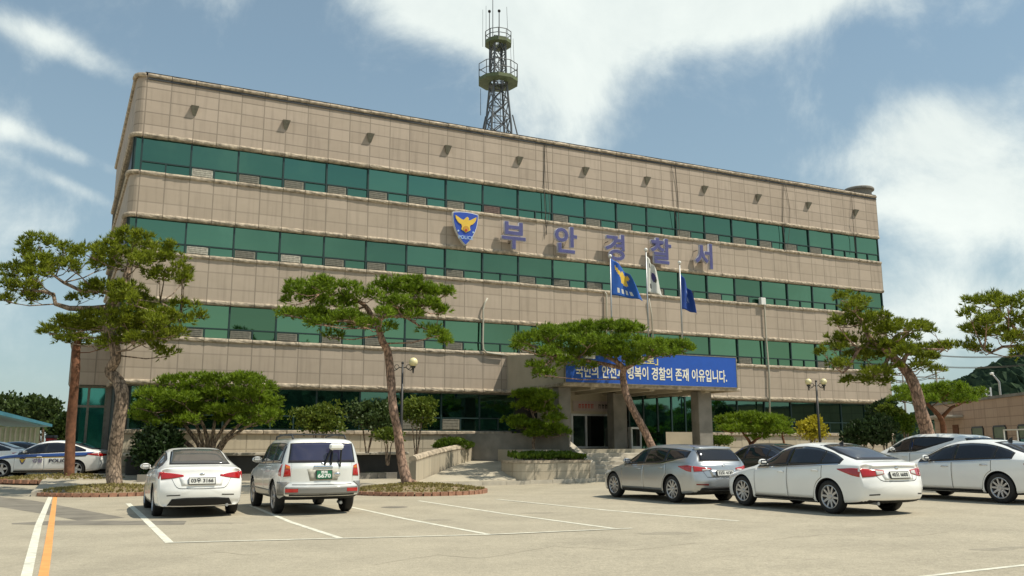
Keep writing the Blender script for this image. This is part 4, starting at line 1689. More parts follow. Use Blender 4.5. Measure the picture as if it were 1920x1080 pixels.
# ================================================================== lamp posts
def lamp(px, Y, py_top, py_base, lab, left=True, right=True):
    top = D(px, py_top, Y)
    gz = hf(10, 4) if px < 1000 else hf(34, 5)
    h = top.z - gz
    p = empty('lamp_post', (top.x, top.y, gz), 0.0, lab, 'lamp post', 'globe lamp posts before the building')
    mb = MB().tube([(0, 0, 0), (0, 0, h * .35), (0, 0, h)], [.075, .06, .045], 10)
    mb.lathe([(.13, 0), (.13, .25), (.085, .32), (.08, .7), (.05, .75)], 12)
    mb.ball((0, 0, h + .03), .06, 8, 6)
    obj('post', mb, MT['darkmetal'], p, smooth=True)
    k = Y / CF
    for s, on in ((-1, left), (1, right)):
        ax = 19 * k * s * (1.05 if Y < 40 else .75)
        zc = h - 8 * k
        pts = [(0, 0, zc), (ax * .3, 0, zc + .03), (ax * .55, 0, zc - .06), (ax * .75, 0, zc - .10), (ax, 0, zc)]
        a = MB().tube(pts, .022, 6)
        n = 12
        a.tube([(ax * .55 + .09 * math.cos(2 * PI * i / n), 0, zc + .05 + .09 * math.sin(2 * PI * i / n)) for i in range(n + 1)], .014, 5)
        if on:
            a.lathe([(.02, zc - .22), (.035, zc - .15), (.045, zc - .02), (.10, zc + .03), (.10, zc + .07), (.05, zc + .08)], 10, 'Z', (ax, 0, 0))
        arm = obj('arm', a, MT['darkmetal'], p, smooth=True)
        if on:
            rg = 8.5 * k if Y < 40 else 6.0 * k
            obj('globe', MB().ball((ax, 0, zc + .07 + rg * .93), rg, 16, 10), MT['globe'], arm, smooth=True)


lamp(755, 35.5, 682, 835, 'black lamp post with one cream globe rising behind the leaning pine trunk', left=False)
lamp(1530, 43.0, 716, 835, 'black lamp post with two cream globes beside the golden shrub')


# ================================================================== trees
def needle_clump(mb, c, r, n, out):
    for _ in range(n):
        d = Vector((R() * 2 - 1, R() * 2 - 1, R() * 1.5 - .45))
        d = (d + out * .5)
        if d.length < .05:
            d = Vector((0, 0, 1))
        d.normalize()
        p = c + d * r * (.25 + .6 * R())
        ax = (d + Vector((0, 0, .55))).normalized()
        s1 = ax.cross(Vector((R() - .5, R() - .5, R() - .5))).normalized()
        s2 = ax.cross(s1)
        for k in range(6):
            a = R() * 2 * PI
            side = s1 * math.cos(a) + s2 * math.sin(a)
            tip = p + (ax * (.7 + R() * .3) + side * (.3 + R() * .55)) * .165
            w = ax.cross(side) * .021
            mb.add([p - w, p + w, tip], [(0, 1, 2)])


def pad_clumps(mb, c, rx, ry, rz, dens=1.0, cr=.24):
    area = PI * rx * ry
    n = max(5, int(area * 3.3 / (cr * cr * PI) * dens))
    for _ in range(n):
        a, q = R() * 2 * PI, math.sqrt(R())
        h = math.sqrt(max(0, 1 - q * q))
        x, y = rx * q * math.cos(a), ry * q * math.sin(a)
        z = rz * (h * (1 if R() < .66 else -.6) * (.75 + .35 * R()))
        cc = c + Vector((x, y, z))
        needle_clump(mb, cc, cr * (.7 + .6 * R()), 12, Vector((x / rx, y / ry, .6)) * .6)


def pine(name, lab, Y, base_px, trunk, pads, branches=(), base_z=None, bark='bark', needles='pine', depth=1.0, twigs=True, dens=1.0, back=.55, seed=1, cr=.24, group=None, cat='pine tree', gz=None):
    random.seed(seed)
    k = Y / CF
    b = D(base_px[0], base_px[1], Y)
    bz = base_z if base_z is not None else b.z
    t = empty(name, (b.x, b.y, bz), 0, lab, cat, group)
    o = Vector((b.x, b.y, bz))
    tr = MB()
    pts, rr = [], []
    for i, (px, py, r) in enumerate(trunk):
        p = D(px, py, Y + .12 * math.sin(i * 1.7)) - o
        pts.append(p)
        rr.append(r * k * .80)
    # finer path with knobbly bark outline
    fp, fr = [], []
    for i in range(len(pts) - 1):
        p0, p1, p2, p3 = pts[max(0, i - 1)], pts[i], pts[i + 1], pts[min(len(pts) - 1, i + 2)]
        for s in range(5):
            q = s / 5
            fp.append(.5 * ((2 * p1) + (p2 - p0) * q + (2 * p0 - 5 * p1 + 4 * p2 - p3) * q * q + (3 * p1 - p0 - 3 * p2 + p3) * q ** 3))
            fr.append((rr[i] + (rr[i + 1] - rr[i]) * q) * (1 + (R() - .5) * .10))
    fp.append(pts[-1]); fr.append(rr[-1])
    gz = (zg(b.x, b.y) if gz is None else gz) - bz
    if fp[0].z > gz + .05:
        f0 = fp[0].copy()
        ln = (fp[0] - fp[3])
        kx = max(-.35, min(.35, ln.x / max(.05, -ln.z)))
        for q in (.5, 1.0):
            dz = (f0.z - gz) * q
            fp.insert(0, Vector((f0.x + kx * dz * (1 - .35 * q), f0.y, f0.z - dz)))
            fr.insert(0, fr[0] * 1.04)
    d0 = (fp[0] - fp[1]).normalized()
    fp.insert(0, fp[0] + Vector((d0.x * .1, 0, -.35)))
    fr.insert(0, fr[0] * 1.35)
    fr[1] *= 1.18
    tr.tube(fp, fr, 12)
    for br in branches:
        bp = [D(px, py, Y + (dy if len(q) > 3 else 0)) - o for q in br for (px, py, r, dy) in [(q[0], q[1], q[2], q[3] if len(q) > 3 else 0)]]
        tr.tube(bp, [q[2] * k for q in br], 8)
    cr_mb = MB()
    tip_pts = fp[len(fp) // 3:]
    for br in branches:
        tip_pts += [D(q[0], q[1], Y + (q[3] if len(q) > 3 else 0)) - o for q in br[1:]]
    allp = []
    for pd in pads:
        px, py, rx, rz = pd[:4]
        dy = pd[4] if len(pd) > 4 else (R() - .5) * 1.6 * depth
        allp.append((px, py, rx, rz, dy))
        if R() < back:
            s = 1 if dy < 0 else -1
            allp.append((px + (R() - .5) * rx * .8, py + (R() - .5) * rz * .6, rx * .75, rz * .85, s * (1.0 + R() * 1.1) * depth))
    for (px, py, rx, rz, dy) in allp:
        c = D(px, py, Y + dy) - o
        ax, az = rx * k, rz * k * .92
        pad_clumps(cr_mb, c, max(.15, ax - cr * .4), max(.25, min(ax, 1.1) * .75), max(.07, az - cr * .25), dens, cr)
        if twigs:
            nb = min(tip_pts, key=lambda q: (q - c).length + max(0, q.z - c.z) * 2)
            m = nb.lerp(c, .55) + Vector((0, 0, -.12))
            r0 = min(.032, .014 + .008 * (nb - c).length)
            tr.tube([nb, m, c - Vector((0, 0, az * .35))], [r0, r0 * .75, r0 * .4], 6)
            for _ in range(3):
                a = R() * 2 * PI
                e = c + Vector((math.cos(a) * ax * .75, math.sin(a) * ax * .5, az * .15))
                tr.tube([m.lerp(c, .6) - Vector((0, 0, az * .3)), e], [r0 * .5, r0 * .2], 4)
    obj('trunk', tr, MT[bark], t, smooth=True, recalc=False)
    obj('crown', cr_mb, MT[needles], t, recalc=False)
    return t


def bush(name, lab, Y, px, py, rx, rz, material, base_py=None, leaf=.12, n=900, lobes=7, ry=None, cat='shrub', group=None, trunk_r=.03, seed=3, up=.35, stems=4, rag=1.0):
    """leafy shrub: stems and a crown of leaf tufts on uneven lobes"""
    random.seed(seed)
    k = Y / CF
    c = D(px, py, Y)
    bz = D(px, base_py or (py + rz), Y).z
    t = empty(name, (c.x, c.y, bz), 0, lab, cat, group)
    o = Vector((c.x, c.y, bz))
    ax, az = rx * k, rz * k
    ay = ry or ax * .8
    st = MB()
    for i in range(stems):
        a = 2 * PI * i / stems + R()
        st.tube([(math.cos(a) * .05, math.sin(a) * .05, -.1), (math.cos(a) * ax * .25, math.sin(a) * ay * .25, (c.z - bz) * .6), (math.cos(a) * ax * .5, math.sin(a) * ay * .5, c.z - bz)], [trunk_r, trunk_r * .7, trunk_r * .35], 6)
    obj('stem', st, MT['bark'], t)
    mb = MB()
    L = []
    for i in range(lobes):
        a, q = R() * 2 * PI, .35 + .35 * R()
        L.append((Vector((ax * q * math.cos(a), ay * q * math.sin(a), az * (R() * 1.3 - .6) * .6)), .42 + .25 * R()))
    L.append((Vector((0, 0, 0)), .7))
    for _ in range(n):
        lc, s = L[int(R() * len(L))]
        d = Vector((R() * 2 - 1, R() * 2 - 1, R() * 2 - .8)).normalized()
        q = (.55 + .5 * R() ** .5) * (1 + (R() - .5) * .25 * rag)
        p = Vector((0, 0, c.z - bz)) + lc + Vector((d.x * ax * s * q, d.y * ay * s * q, d.z * az * s * q))
        if p.z < .02:
            p.z = .02 + R() * .1
        leaf_tuft(mb, p, 4, leaf * (.7 + .6 * R()), up)
    obj('crown', mb, MT[material], t, recalc=False)
    return t


def build_trees():
    cA, zA = tree_bed(205, 28.2, 917, 1.9, 'round brick edged bed around the tall left pine, dry planting', rx=2.15)
    cB, zB = tree_bed(783, 28.4, 915, 2.0, 'round brick edged bed around the leaning forked pine, dry planting', rx=2.2)
    cC, zC = tree_bed(118, 33.4, 897, 1.3, 'grassy brick edged bed around the thin reddish trunk by the annex', rx=2.5)
    A = [(250, 450, 42, 17), (300, 468, 34, 17), (215, 470, 36, 20), (172, 478, 38, 17), (120, 470, 32, 15), (72, 455, 34, 15), (45, 475, 24, 14), (90, 490, 42, 15), (32, 505, 28, 14), (72, 515, 38, 13),
         (15, 530, 20, 15), (42, 540, 34, 11), (15, 564, 15, 9), (130, 500, 28, 13), (200, 498, 32, 13), (250, 490, 38, 18), (312, 494, 38, 17), (342, 510, 22, 16), (300, 518, 36, 11), (346, 527, 14, 10),
         (188, 538, 14, 8), (152, 563, 24, 9), (195, 553, 18, 8), (252, 568, 42, 16), (292, 580, 34, 16), (232, 598, 42, 18), (182, 600, 38, 14), (122, 610, 38, 13), (90, 622, 16, 12), (150, 620, 32, 12),
         (282, 610, 42, 18), (332, 600, 33, 11), (372, 594, 18, 8), (322, 626, 28, 11), (292, 650, 22, 11), (320, 666, 24, 7), (216, 640, 28, 13), (250, 640, 22, 12), (128, 640, 22, 8), (60, 560, 24, 8), (235, 545, 40, 14), (265, 590, 40, 18), (300, 600, 40, 16), (245, 620, 40, 16), (200, 615, 34, 14), (345, 575, 26, 10), (305, 635, 26, 12), (278, 640, 26, 12), (170, 545, 22, 9)]
    pine('tall_pine', 'tall old pine with a furrowed trunk and wide layered crown in the left bed', 28.6, (215, 905),
         [(215, 905, 17), (213, 870, 16), (220, 810, 15), (229, 745, 14), (222, 715, 14), (206, 696, 13), (217, 672, 12), (212, 640, 12), (199, 602, 11), (205, 575, 11), (228, 545, 10), (240, 510, 8), (246, 480, 6)],
         A, [[(204, 578, 8), (172, 579, 6), (130, 578, 5), (104, 570, 4), (100, 552, 4), (80, 546, 3), (48, 545, 2)], [(218, 553, 5), (190, 546, 4), (152, 545, 3.5), (120, 530, 3), (104, 519, 2)],
             [(228, 545, 6), (250, 540, 5), (266, 558, 4), (300, 568, 3), (340, 590, 2)], [(215, 640, 5), (255, 640, 4), (290, 632, 3)]], depth=1.15, seed=11, bark='bark', back=.55)
    pine('thin_pine', 'thin dark reddish pine trunk with a small crown before the left annex', 33.4, (130, 884),
         [(130, 884, 11), (133, 800, 11), (138, 740, 10), (142, 690, 9.5), (143, 655, 9), (150, 625, 6)], [(150, 606, 40, 12), (118, 626, 24, 9), (178, 618, 36, 12), (150, 640, 30, 10), (190, 650, 26, 12)], bark='bark_dark', seed=12, back=.0, depth=.4)
    Bp = [(560, 546, 34, 15), (600, 536, 38, 15), (640, 546, 34, 17), (590, 560, 44, 16), (630, 570, 38, 13), (546, 570, 22, 11), (660, 546, 24, 13), (682, 556, 24, 9), (740, 536, 42, 15), (778, 536, 38, 13), (718, 546, 28, 14),
          (770, 550, 44, 11), (815, 549, 26, 7), (836, 550, 12, 5), (800, 546, 28, 9), (750, 570, 38, 12), (790, 574, 38, 10), (824, 585, 18, 7), (730, 590, 34, 9), (770, 592, 26, 7), (548, 592, 30, 8), (600, 592, 42, 10), (640, 597, 38, 10),
          (598, 606, 36, 8), (680, 612, 34, 9), (658, 602, 36, 11), (622, 632, 20, 8), (700, 556, 24, 9), (720, 618, 22, 8), (808, 620, 22, 7), (825, 630, 20, 8), (836, 641, 12, 5)]
    pine('leaning_pine', 'leaning forked pine with two flat crown pads in the right round bed', 29.2, (760, 903),
         [(763, 903, 13), (753, 862, 11), (745, 805, 10), (737, 765, 10), (733, 712, 10), (727, 660, 9), (717, 640, 8.5), (708, 610, 7.5), (700, 598, 7), (686, 575, 5.5), (668, 562, 4.5), (648, 550, 3.5)],
         Bp, [[(703, 603, 5), (722, 592, 4.5), (755, 592, 4), (778, 578, 3)], [(757, 592, 2.5), (772, 602, 2), (795, 616, 1.5), (812, 622, 1.2)], [(660, 556, 3), (640, 553, 2.5), (600, 552, 2)], [(722, 592, 2.5), (735, 570, 2), (740, 548, 1.5)], [(766, 905, 6), (776, 903, 4), (784, 906, 2)]],
         bark='bark_red', depth=1.0, seed=13, needles='pine2', back=.5)
    Cp = [(1000, 640, 38, 14), (1040, 626, 42, 14), (1090, 621, 42, 14), (1150, 616, 42, 12), (1182, 621, 32, 10), (1060, 645, 42, 14), (1120, 640, 46, 13), (1180, 645, 46, 13), (1230, 651, 42, 11), (1270, 651, 32, 10), (1293, 655, 15, 7), (1212, 664, 40, 10),
          (1140, 660, 44, 11), (1085, 664, 30, 11), (1030, 664, 33, 13), (1002, 690, 22, 9), (1016, 703, 26, 10), (1050, 680, 26, 11), (1190, 680, 24, 10), (980, 652, 22, 9), (1098, 688, 22, 8), (1255, 665, 30, 7), (1170, 668, 30, 9)]
    pine('entrance_pine', 'slender curving pine with an umbrella crown in front of the canopy banner', 35.6, (1226, 848),
         [(1228, 852, 9.5), (1212, 815, 9), (1196, 785, 8.7), (1183, 760, 8.5), (1173, 735, 8.5), (1168, 706, 8), (1168, 690, 7), (1152, 676, 5), (1122, 662, 3.5)],
         Cp, [[(1169, 692, 5), (1188, 682, 4), (1222, 666, 3)], [(1166, 690, 4), (1130, 682, 3.5), (1082, 672, 2.5), (1040, 668, 2)], [(1160, 684, 3), (1150, 660, 2.5), (1140, 640, 2)]],
         bark='bark_red', needles='pine2', depth=1.1, seed=14, base_z=hf(21, 9) + .0)
    Dp = [(1585, 560, 20, 11), (1602, 580, 28, 12), (1614, 568, 18, 8), (1572, 610, 22, 12), (1602, 605, 36, 13), (1640, 600, 32, 13), (1572, 636, 26, 10), (1600, 640, 36, 13), (1650, 620, 36, 12), (1690, 611, 32, 10), (1720, 615, 32, 9), (1752, 621, 20, 7),
          (1700, 636, 28, 9), (1680, 650, 32, 10), (1562, 652, 22, 8), (1640, 650, 32, 12), (1622, 670, 42, 10), (1570, 686, 22, 8), (1700, 661, 36, 10), (1748, 655, 36, 6), (1735, 671, 28, 6), (1640, 700, 32, 10), (1604, 716, 28, 6), (1648, 716, 28, 8),
          (1730, 686, 22, 8), (1758, 696, 15, 8), (1682, 690, 22, 8), (1780, 652, 10, 4), (1545, 662, 10, 5)]
    pine('curved_pine', 'leaning pine with a thick curved trunk at the right end of the station', 32.0, (1742, 822),
         [(1743, 835, 16), (1737, 805, 15), (1727, 772, 14), (1716, 727, 12.5), (1700, 696, 11.5), (1680, 675, 10), (1660, 655, 8), (1632, 635, 6), (1615, 600, 4), (1605, 575, 2.5)], Dp,
         [[(1690, 685, 6), (1700, 665, 4), (1730, 655, 2.5), (1770, 655, 1.5)], [(1640, 640, 5), (1610, 655, 3.5), (1590, 690, 2.5), (1580, 700, 1.5)], [(1670, 665, 4), (1655, 690, 3), (1635, 705, 2)], [(1660, 655, 4), (1680, 630, 3), (1710, 618, 2)]],
         bark='bark_red', depth=1.1, seed=15, base_z=zg(16), back=.45)
    Ep = [(1830, 570, 26, 12), (1858, 566, 32, 12), (1898, 575, 28, 12), (1818, 590, 18, 9), (1842, 605, 28, 9), (1880, 600, 32, 12), (1915, 610, 22, 12), (1830, 622, 26, 9), (1868, 626, 32, 10), (1820, 651, 20, 10), (1842, 656, 18, 7), (1905, 640, 18, 9), (1914, 662, 13, 9), (1950, 600, 40, 20), (1990, 590, 40, 20), (1960, 560, 40, 15), (2030, 620, 40, 18), (2000, 640, 40, 15)]
    pine('edge_pine', 'pine crown reaching into the right edge of view above the tan building', 26.0, (2010, 900),
         [(2012, 900, 16), (2006, 830, 15), (1998, 760, 13), (1968, 680, 11), (1940, 645, 8), (1915, 632, 6), (1890, 622, 4)], Ep, [[(1952, 660, 5), (1908, 649, 3.5), (1880, 650, 2.5), (1856, 662, 2), (1845, 655, 1.5)], [(1915, 632, 4), (1890, 600, 2.5), (1870, 580, 1.5)]], bark='bark_red', depth=.9, seed=16, base_z=zg(17))
    Fp = [(1700, 736, 34, 10), (1740, 736, 38, 11), (1780, 731, 38, 12), (1818, 739, 30, 10), (1690, 750, 22, 7), (1760, 748, 46, 9), (1808, 750, 26, 7), (1722, 750, 36, 8), (1832, 745, 12, 6)]
    pine('low_pine', 'low flat topped pine with a twisting dark trunk before the tan building', 42.0, (1768, 838),
         [(1770, 842, 7), (1769, 805, 6.5), (1764, 785, 6), (1752, 770, 5), (1735, 755, 4)], Fp, [[(1764, 785, 4), (1784, 764, 3), (1803, 756, 2)]], bark='bark_dark', needles='pine2', depth=1.3, seed=17, base_z=hf(44, 6))
    Gp = [(286, 742, 32, 13), (330, 722, 38, 13), (372, 713, 32, 11), (410, 717, 38, 12), (460, 714, 38, 12), (498, 727, 24, 12), (300, 762, 42, 12), (350, 747, 42, 13), (402, 742, 42, 13), (450, 742, 42, 13), (492, 752, 32, 14), (264, 766, 22, 9), (320, 780, 38, 9),
          (380, 771, 42, 11), (430, 771, 42, 11), (480, 776, 38, 11), (514, 766, 15, 10), (362, 787, 30, 7), (500, 790, 22, 7), (270, 785, 22, 8), (255, 778, 18, 8), (295, 795, 26, 8), (340, 797, 26, 6), (470, 793, 30, 7), (515, 782, 16, 8), (425, 787, 30, 7)]
    pine('spreading_pine', 'dense domed pine with many fanning stems behind the parked white sedan', 34.2, (392, 862),
         [(392, 868, 7), (390, 835, 6), (384, 805, 4), (372, 780, 3)], Gp,
         [[(394, 865, 5), (402, 830, 4), (420, 800, 3), (440, 775, 2)], [(396, 865, 5), (415, 830, 4), (450, 795, 3), (480, 775, 2)], [(388, 865, 5), (370, 830, 4), (345, 795, 3), (320, 770, 2)], [(386, 865, 5), (355, 835, 4), (315, 800, 3), (285, 770, 2)],
          [(392, 865, 4), (398, 820, 3.5), (404, 780, 2.5)], [(390, 865, 4), (375, 815, 3.5), (360, 775, 2)], [(397, 868, 4), (425, 825, 3.5), (462, 800, 2.5), (495, 785, 1.5)]], bark='bark', needles='pine2', depth=.85, seed=18, dens=1.2, base_z=hf(6, 3), back=.6)
    Hp = [(1000, 743, 42, 9), (1030, 747, 18, 8), (985, 764, 26, 7), (1025, 770, 26, 8), (968, 791, 26, 8), (1038, 786, 22, 8), (985, 801, 36, 9), (1040, 806, 26, 9), (1055, 812, 14, 7), (1005, 757, 30, 6), (1005, 815, 30, 7)]
    pine('planter_pine', 'small layered garden pine growing in the stone planter by the steps', 37.0, (1003, 858),
         [(1003, 862, 4), (1000, 830, 3.6), (1006, 800, 3.2), (997, 770, 2.6), (1002, 748, 2)], Hp, [[(1003, 800, 2.2), (1022, 790, 1.6), (1036, 788, 1.2)], [(1000, 812, 2.2), (984, 803, 1.6), (970, 795, 1)], [(998, 775, 2), (1015, 768, 1.5)]], bark='bark', depth=.7, seed=19, needles='pine2', cr=.2)
    Ip = [(1370, 790, 30, 10), (1410, 785, 36, 9), (1450, 790, 32, 10), (1390, 806, 36, 8), (1440, 808, 36, 8), (1474, 801, 17, 8), (1422, 820, 20, 5), (1360, 806, 16, 6), (1425, 797, 40, 10), (1465, 815, 22, 7)]
    pine('garden_pine', 'low broad garden pine right of the canopy column behind the black car', 45.0, (1406, 845),
         [(1406, 850, 4), (1407, 832, 3.8), (1398, 818, 3), (1390, 808, 2)], Ip, [[(1407, 834, 3), (1420, 822, 2.4), (1440, 812, 1.8)], [(1468, 850, 2.6), (1470, 830, 2.2), (1466, 812, 1.6)]], bark='bark_dark', needles='pine2', depth=1.0, seed=20, base_z=hf(33, 5))
    # shrubs
    bush('golden_shrub', 'bright golden yellow shrub at the foot of the two globe lamp post', 44.5, 1522, 808, 25, 28, 'leaf_yellow', 838, .16, 620, seed=31)
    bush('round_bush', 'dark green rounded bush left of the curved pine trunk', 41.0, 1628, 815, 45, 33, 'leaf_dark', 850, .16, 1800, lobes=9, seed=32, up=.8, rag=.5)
    bush('green_shrub', 'mid green upright shrub between the dark bush and curved pine', 42.5, 1672, 790, 26, 32, 'leaf', 840, .15, 700, seed=33)
    bush('green_shrub', 'small lime green shrub close against the curved pine trunk', 41.5, 1697, 800, 19, 22, 'hedge', 838, .14, 450, seed=34)
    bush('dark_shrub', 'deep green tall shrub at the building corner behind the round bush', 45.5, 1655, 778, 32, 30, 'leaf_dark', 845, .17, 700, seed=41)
    bush('autumn_shrub', 'yellowish green leafy shrub seen over the silver off-roader roof', 35.6, 598, 790, 46, 36, 'leaf', 845, .14, 900, lobes=10, seed=35, rag=1.8, ry=.8)
    bush('leafy_shrub', 'loose green shrub between the autumn shrub and the leaning pine trunk', 36.6, 690, 785, 44, 32, 'leaf_far', 845, .15, 760, lobes=10, seed=36, rag=2.0, ry=.8)
    bush('leafy_shrub', 'tall thin leafed shrub right behind the lamp post with one globe', 38.0, 782, 776, 34, 38, 'leaf', 850, .14, 620, lobes=9, seed=37, rag=2.0, ry=.8)
    bush('leafy_shrub', 'small low shrub with bare stems left of the leaning pine trunk', 35.5, 728, 818, 24, 16, 'leaf', 868, .13, 300, seed=38, rag=1.5)
    bush('clipped_hedge', 'clipped low green hedge on the terrace right of the ramp wall', 38.6, 850, 834, 35, 12, 'hedge', 846, .09, 1700, lobes=14, seed=39, rag=.2, up=.6, cat='hedge')
    bush('dark_shrub', 'dark broad shrub behind the left end of the white sedan', 33.0, 282, 846, 52, 50, 'leaf_dark', 900, .16, 2400, lobes=10, seed=40)
    bush('clipped_hedge', 'clipped low hedge at the foot of the right canopy column', 43.2, 1345, 828, 30, 10, 'hedge', 842, .1, 700, lobes=10, seed=42, rag=.3, cat='hedge')


build_trees()


# ================================================================== cars
def paint(name, col, metal=0.0, rough=.28):
    mt = mat(name, col, rough, metal, var=.02, scale=2, coat=.8)
    return mt


MT['car_white'] = paint('white_car_paint', (.88, .88, .86))
MT['car_silver'] = paint('silver_car_paint', (.47, .49, .51), .75, .3)
MT['car_pearl'] = paint('silver_white_car_paint', (.78, .78, .75), .3, .3)
MT['car_grey'] = paint('grey_cladding', (.19, .185, .17), .2, .5)
MT['car_black'] = paint('black_car_paint', (.010, .011, .014))
MT['car_blue'] = paint('blue_car_paint', (.015, .07, .30))
MT['car_dull'] = mat('dark_underside', (.012, .012, .012), .8)
MT['tint'] = mat('tinted_car_glass', (.010, .011, .016), .04, spec=.6, var=.05)
MT['tint_grey'] = mat('grey_car_glass', (.055, .055, .065), .05, spec=.7, var=.05)
MT['trim'] = mat('black_trim', (.012, .012, .012), .45)
MT['tail'] = mat('red_lamp_lens', (.42, .012, .010), .12, spec=.6, var=.15, scale=9, coat=.6)
MT['tail_dark'] = mat('dark_red_lens', (.16, .006, .006), .12, spec=.6, coat=.6)
MT['clear'] = mat('clear_lamp_lens', (.62, .60, .58), .12, spec=.6)
MT['amber'] = mat('amber_lens', (.60, .16, .02), .15, spec=.6)
MT['chrome'] = mat('chrome', (.72, .72, .73), .12, metal=1.0, var=.03)
MT['rim'] = mat('alloy_rim', (.50, .50, .51), .3, metal=.7, var=.08)
MT['plate_w'] = mat('white_plate', (.62, .62, .58), .5, var=.05)
MT['plate_g'] = mat('green_plate', (.015, .16, .075), .5, var=.08)
MT['plate_txt'] = mat('plate_black', (.015, .015, .015), .5)
MT['plate_wtxt'] = mat('plate_white_text', (.75, .78, .75), .5)
MT['police_txt'] = mat('police_dark_lettering', (.05, .05, .08), .5)


def smoothprof(pts, L, sig=.05, n=500):
    xs = [L * i / (n - 1) for i in range(n)]
    def lin(x):
        for (a, b), (c, d) in zip(pts, pts[1:]):
            if x <= c:
                return b + (d - b) * max(0, (x - a)) / max(1e-6, c - a)
        return pts[-1][1]
    ys = [lin(x) for x in xs]
    w = max(1, int(sig / (L / (n - 1))))
    for _ in range(2):
        ys = [sum(ys[max(0, i - w):i + w + 1]) / (min(n, i + w + 1) - max(0, i - w)) for i in range(n)]
    def f(x):
        t = max(0, min(n - 1.001, x / L * (n - 1)))
        i = int(t)
        return ys[i] + (ys[i + 1] - ys[i]) * (t - i)
    return f


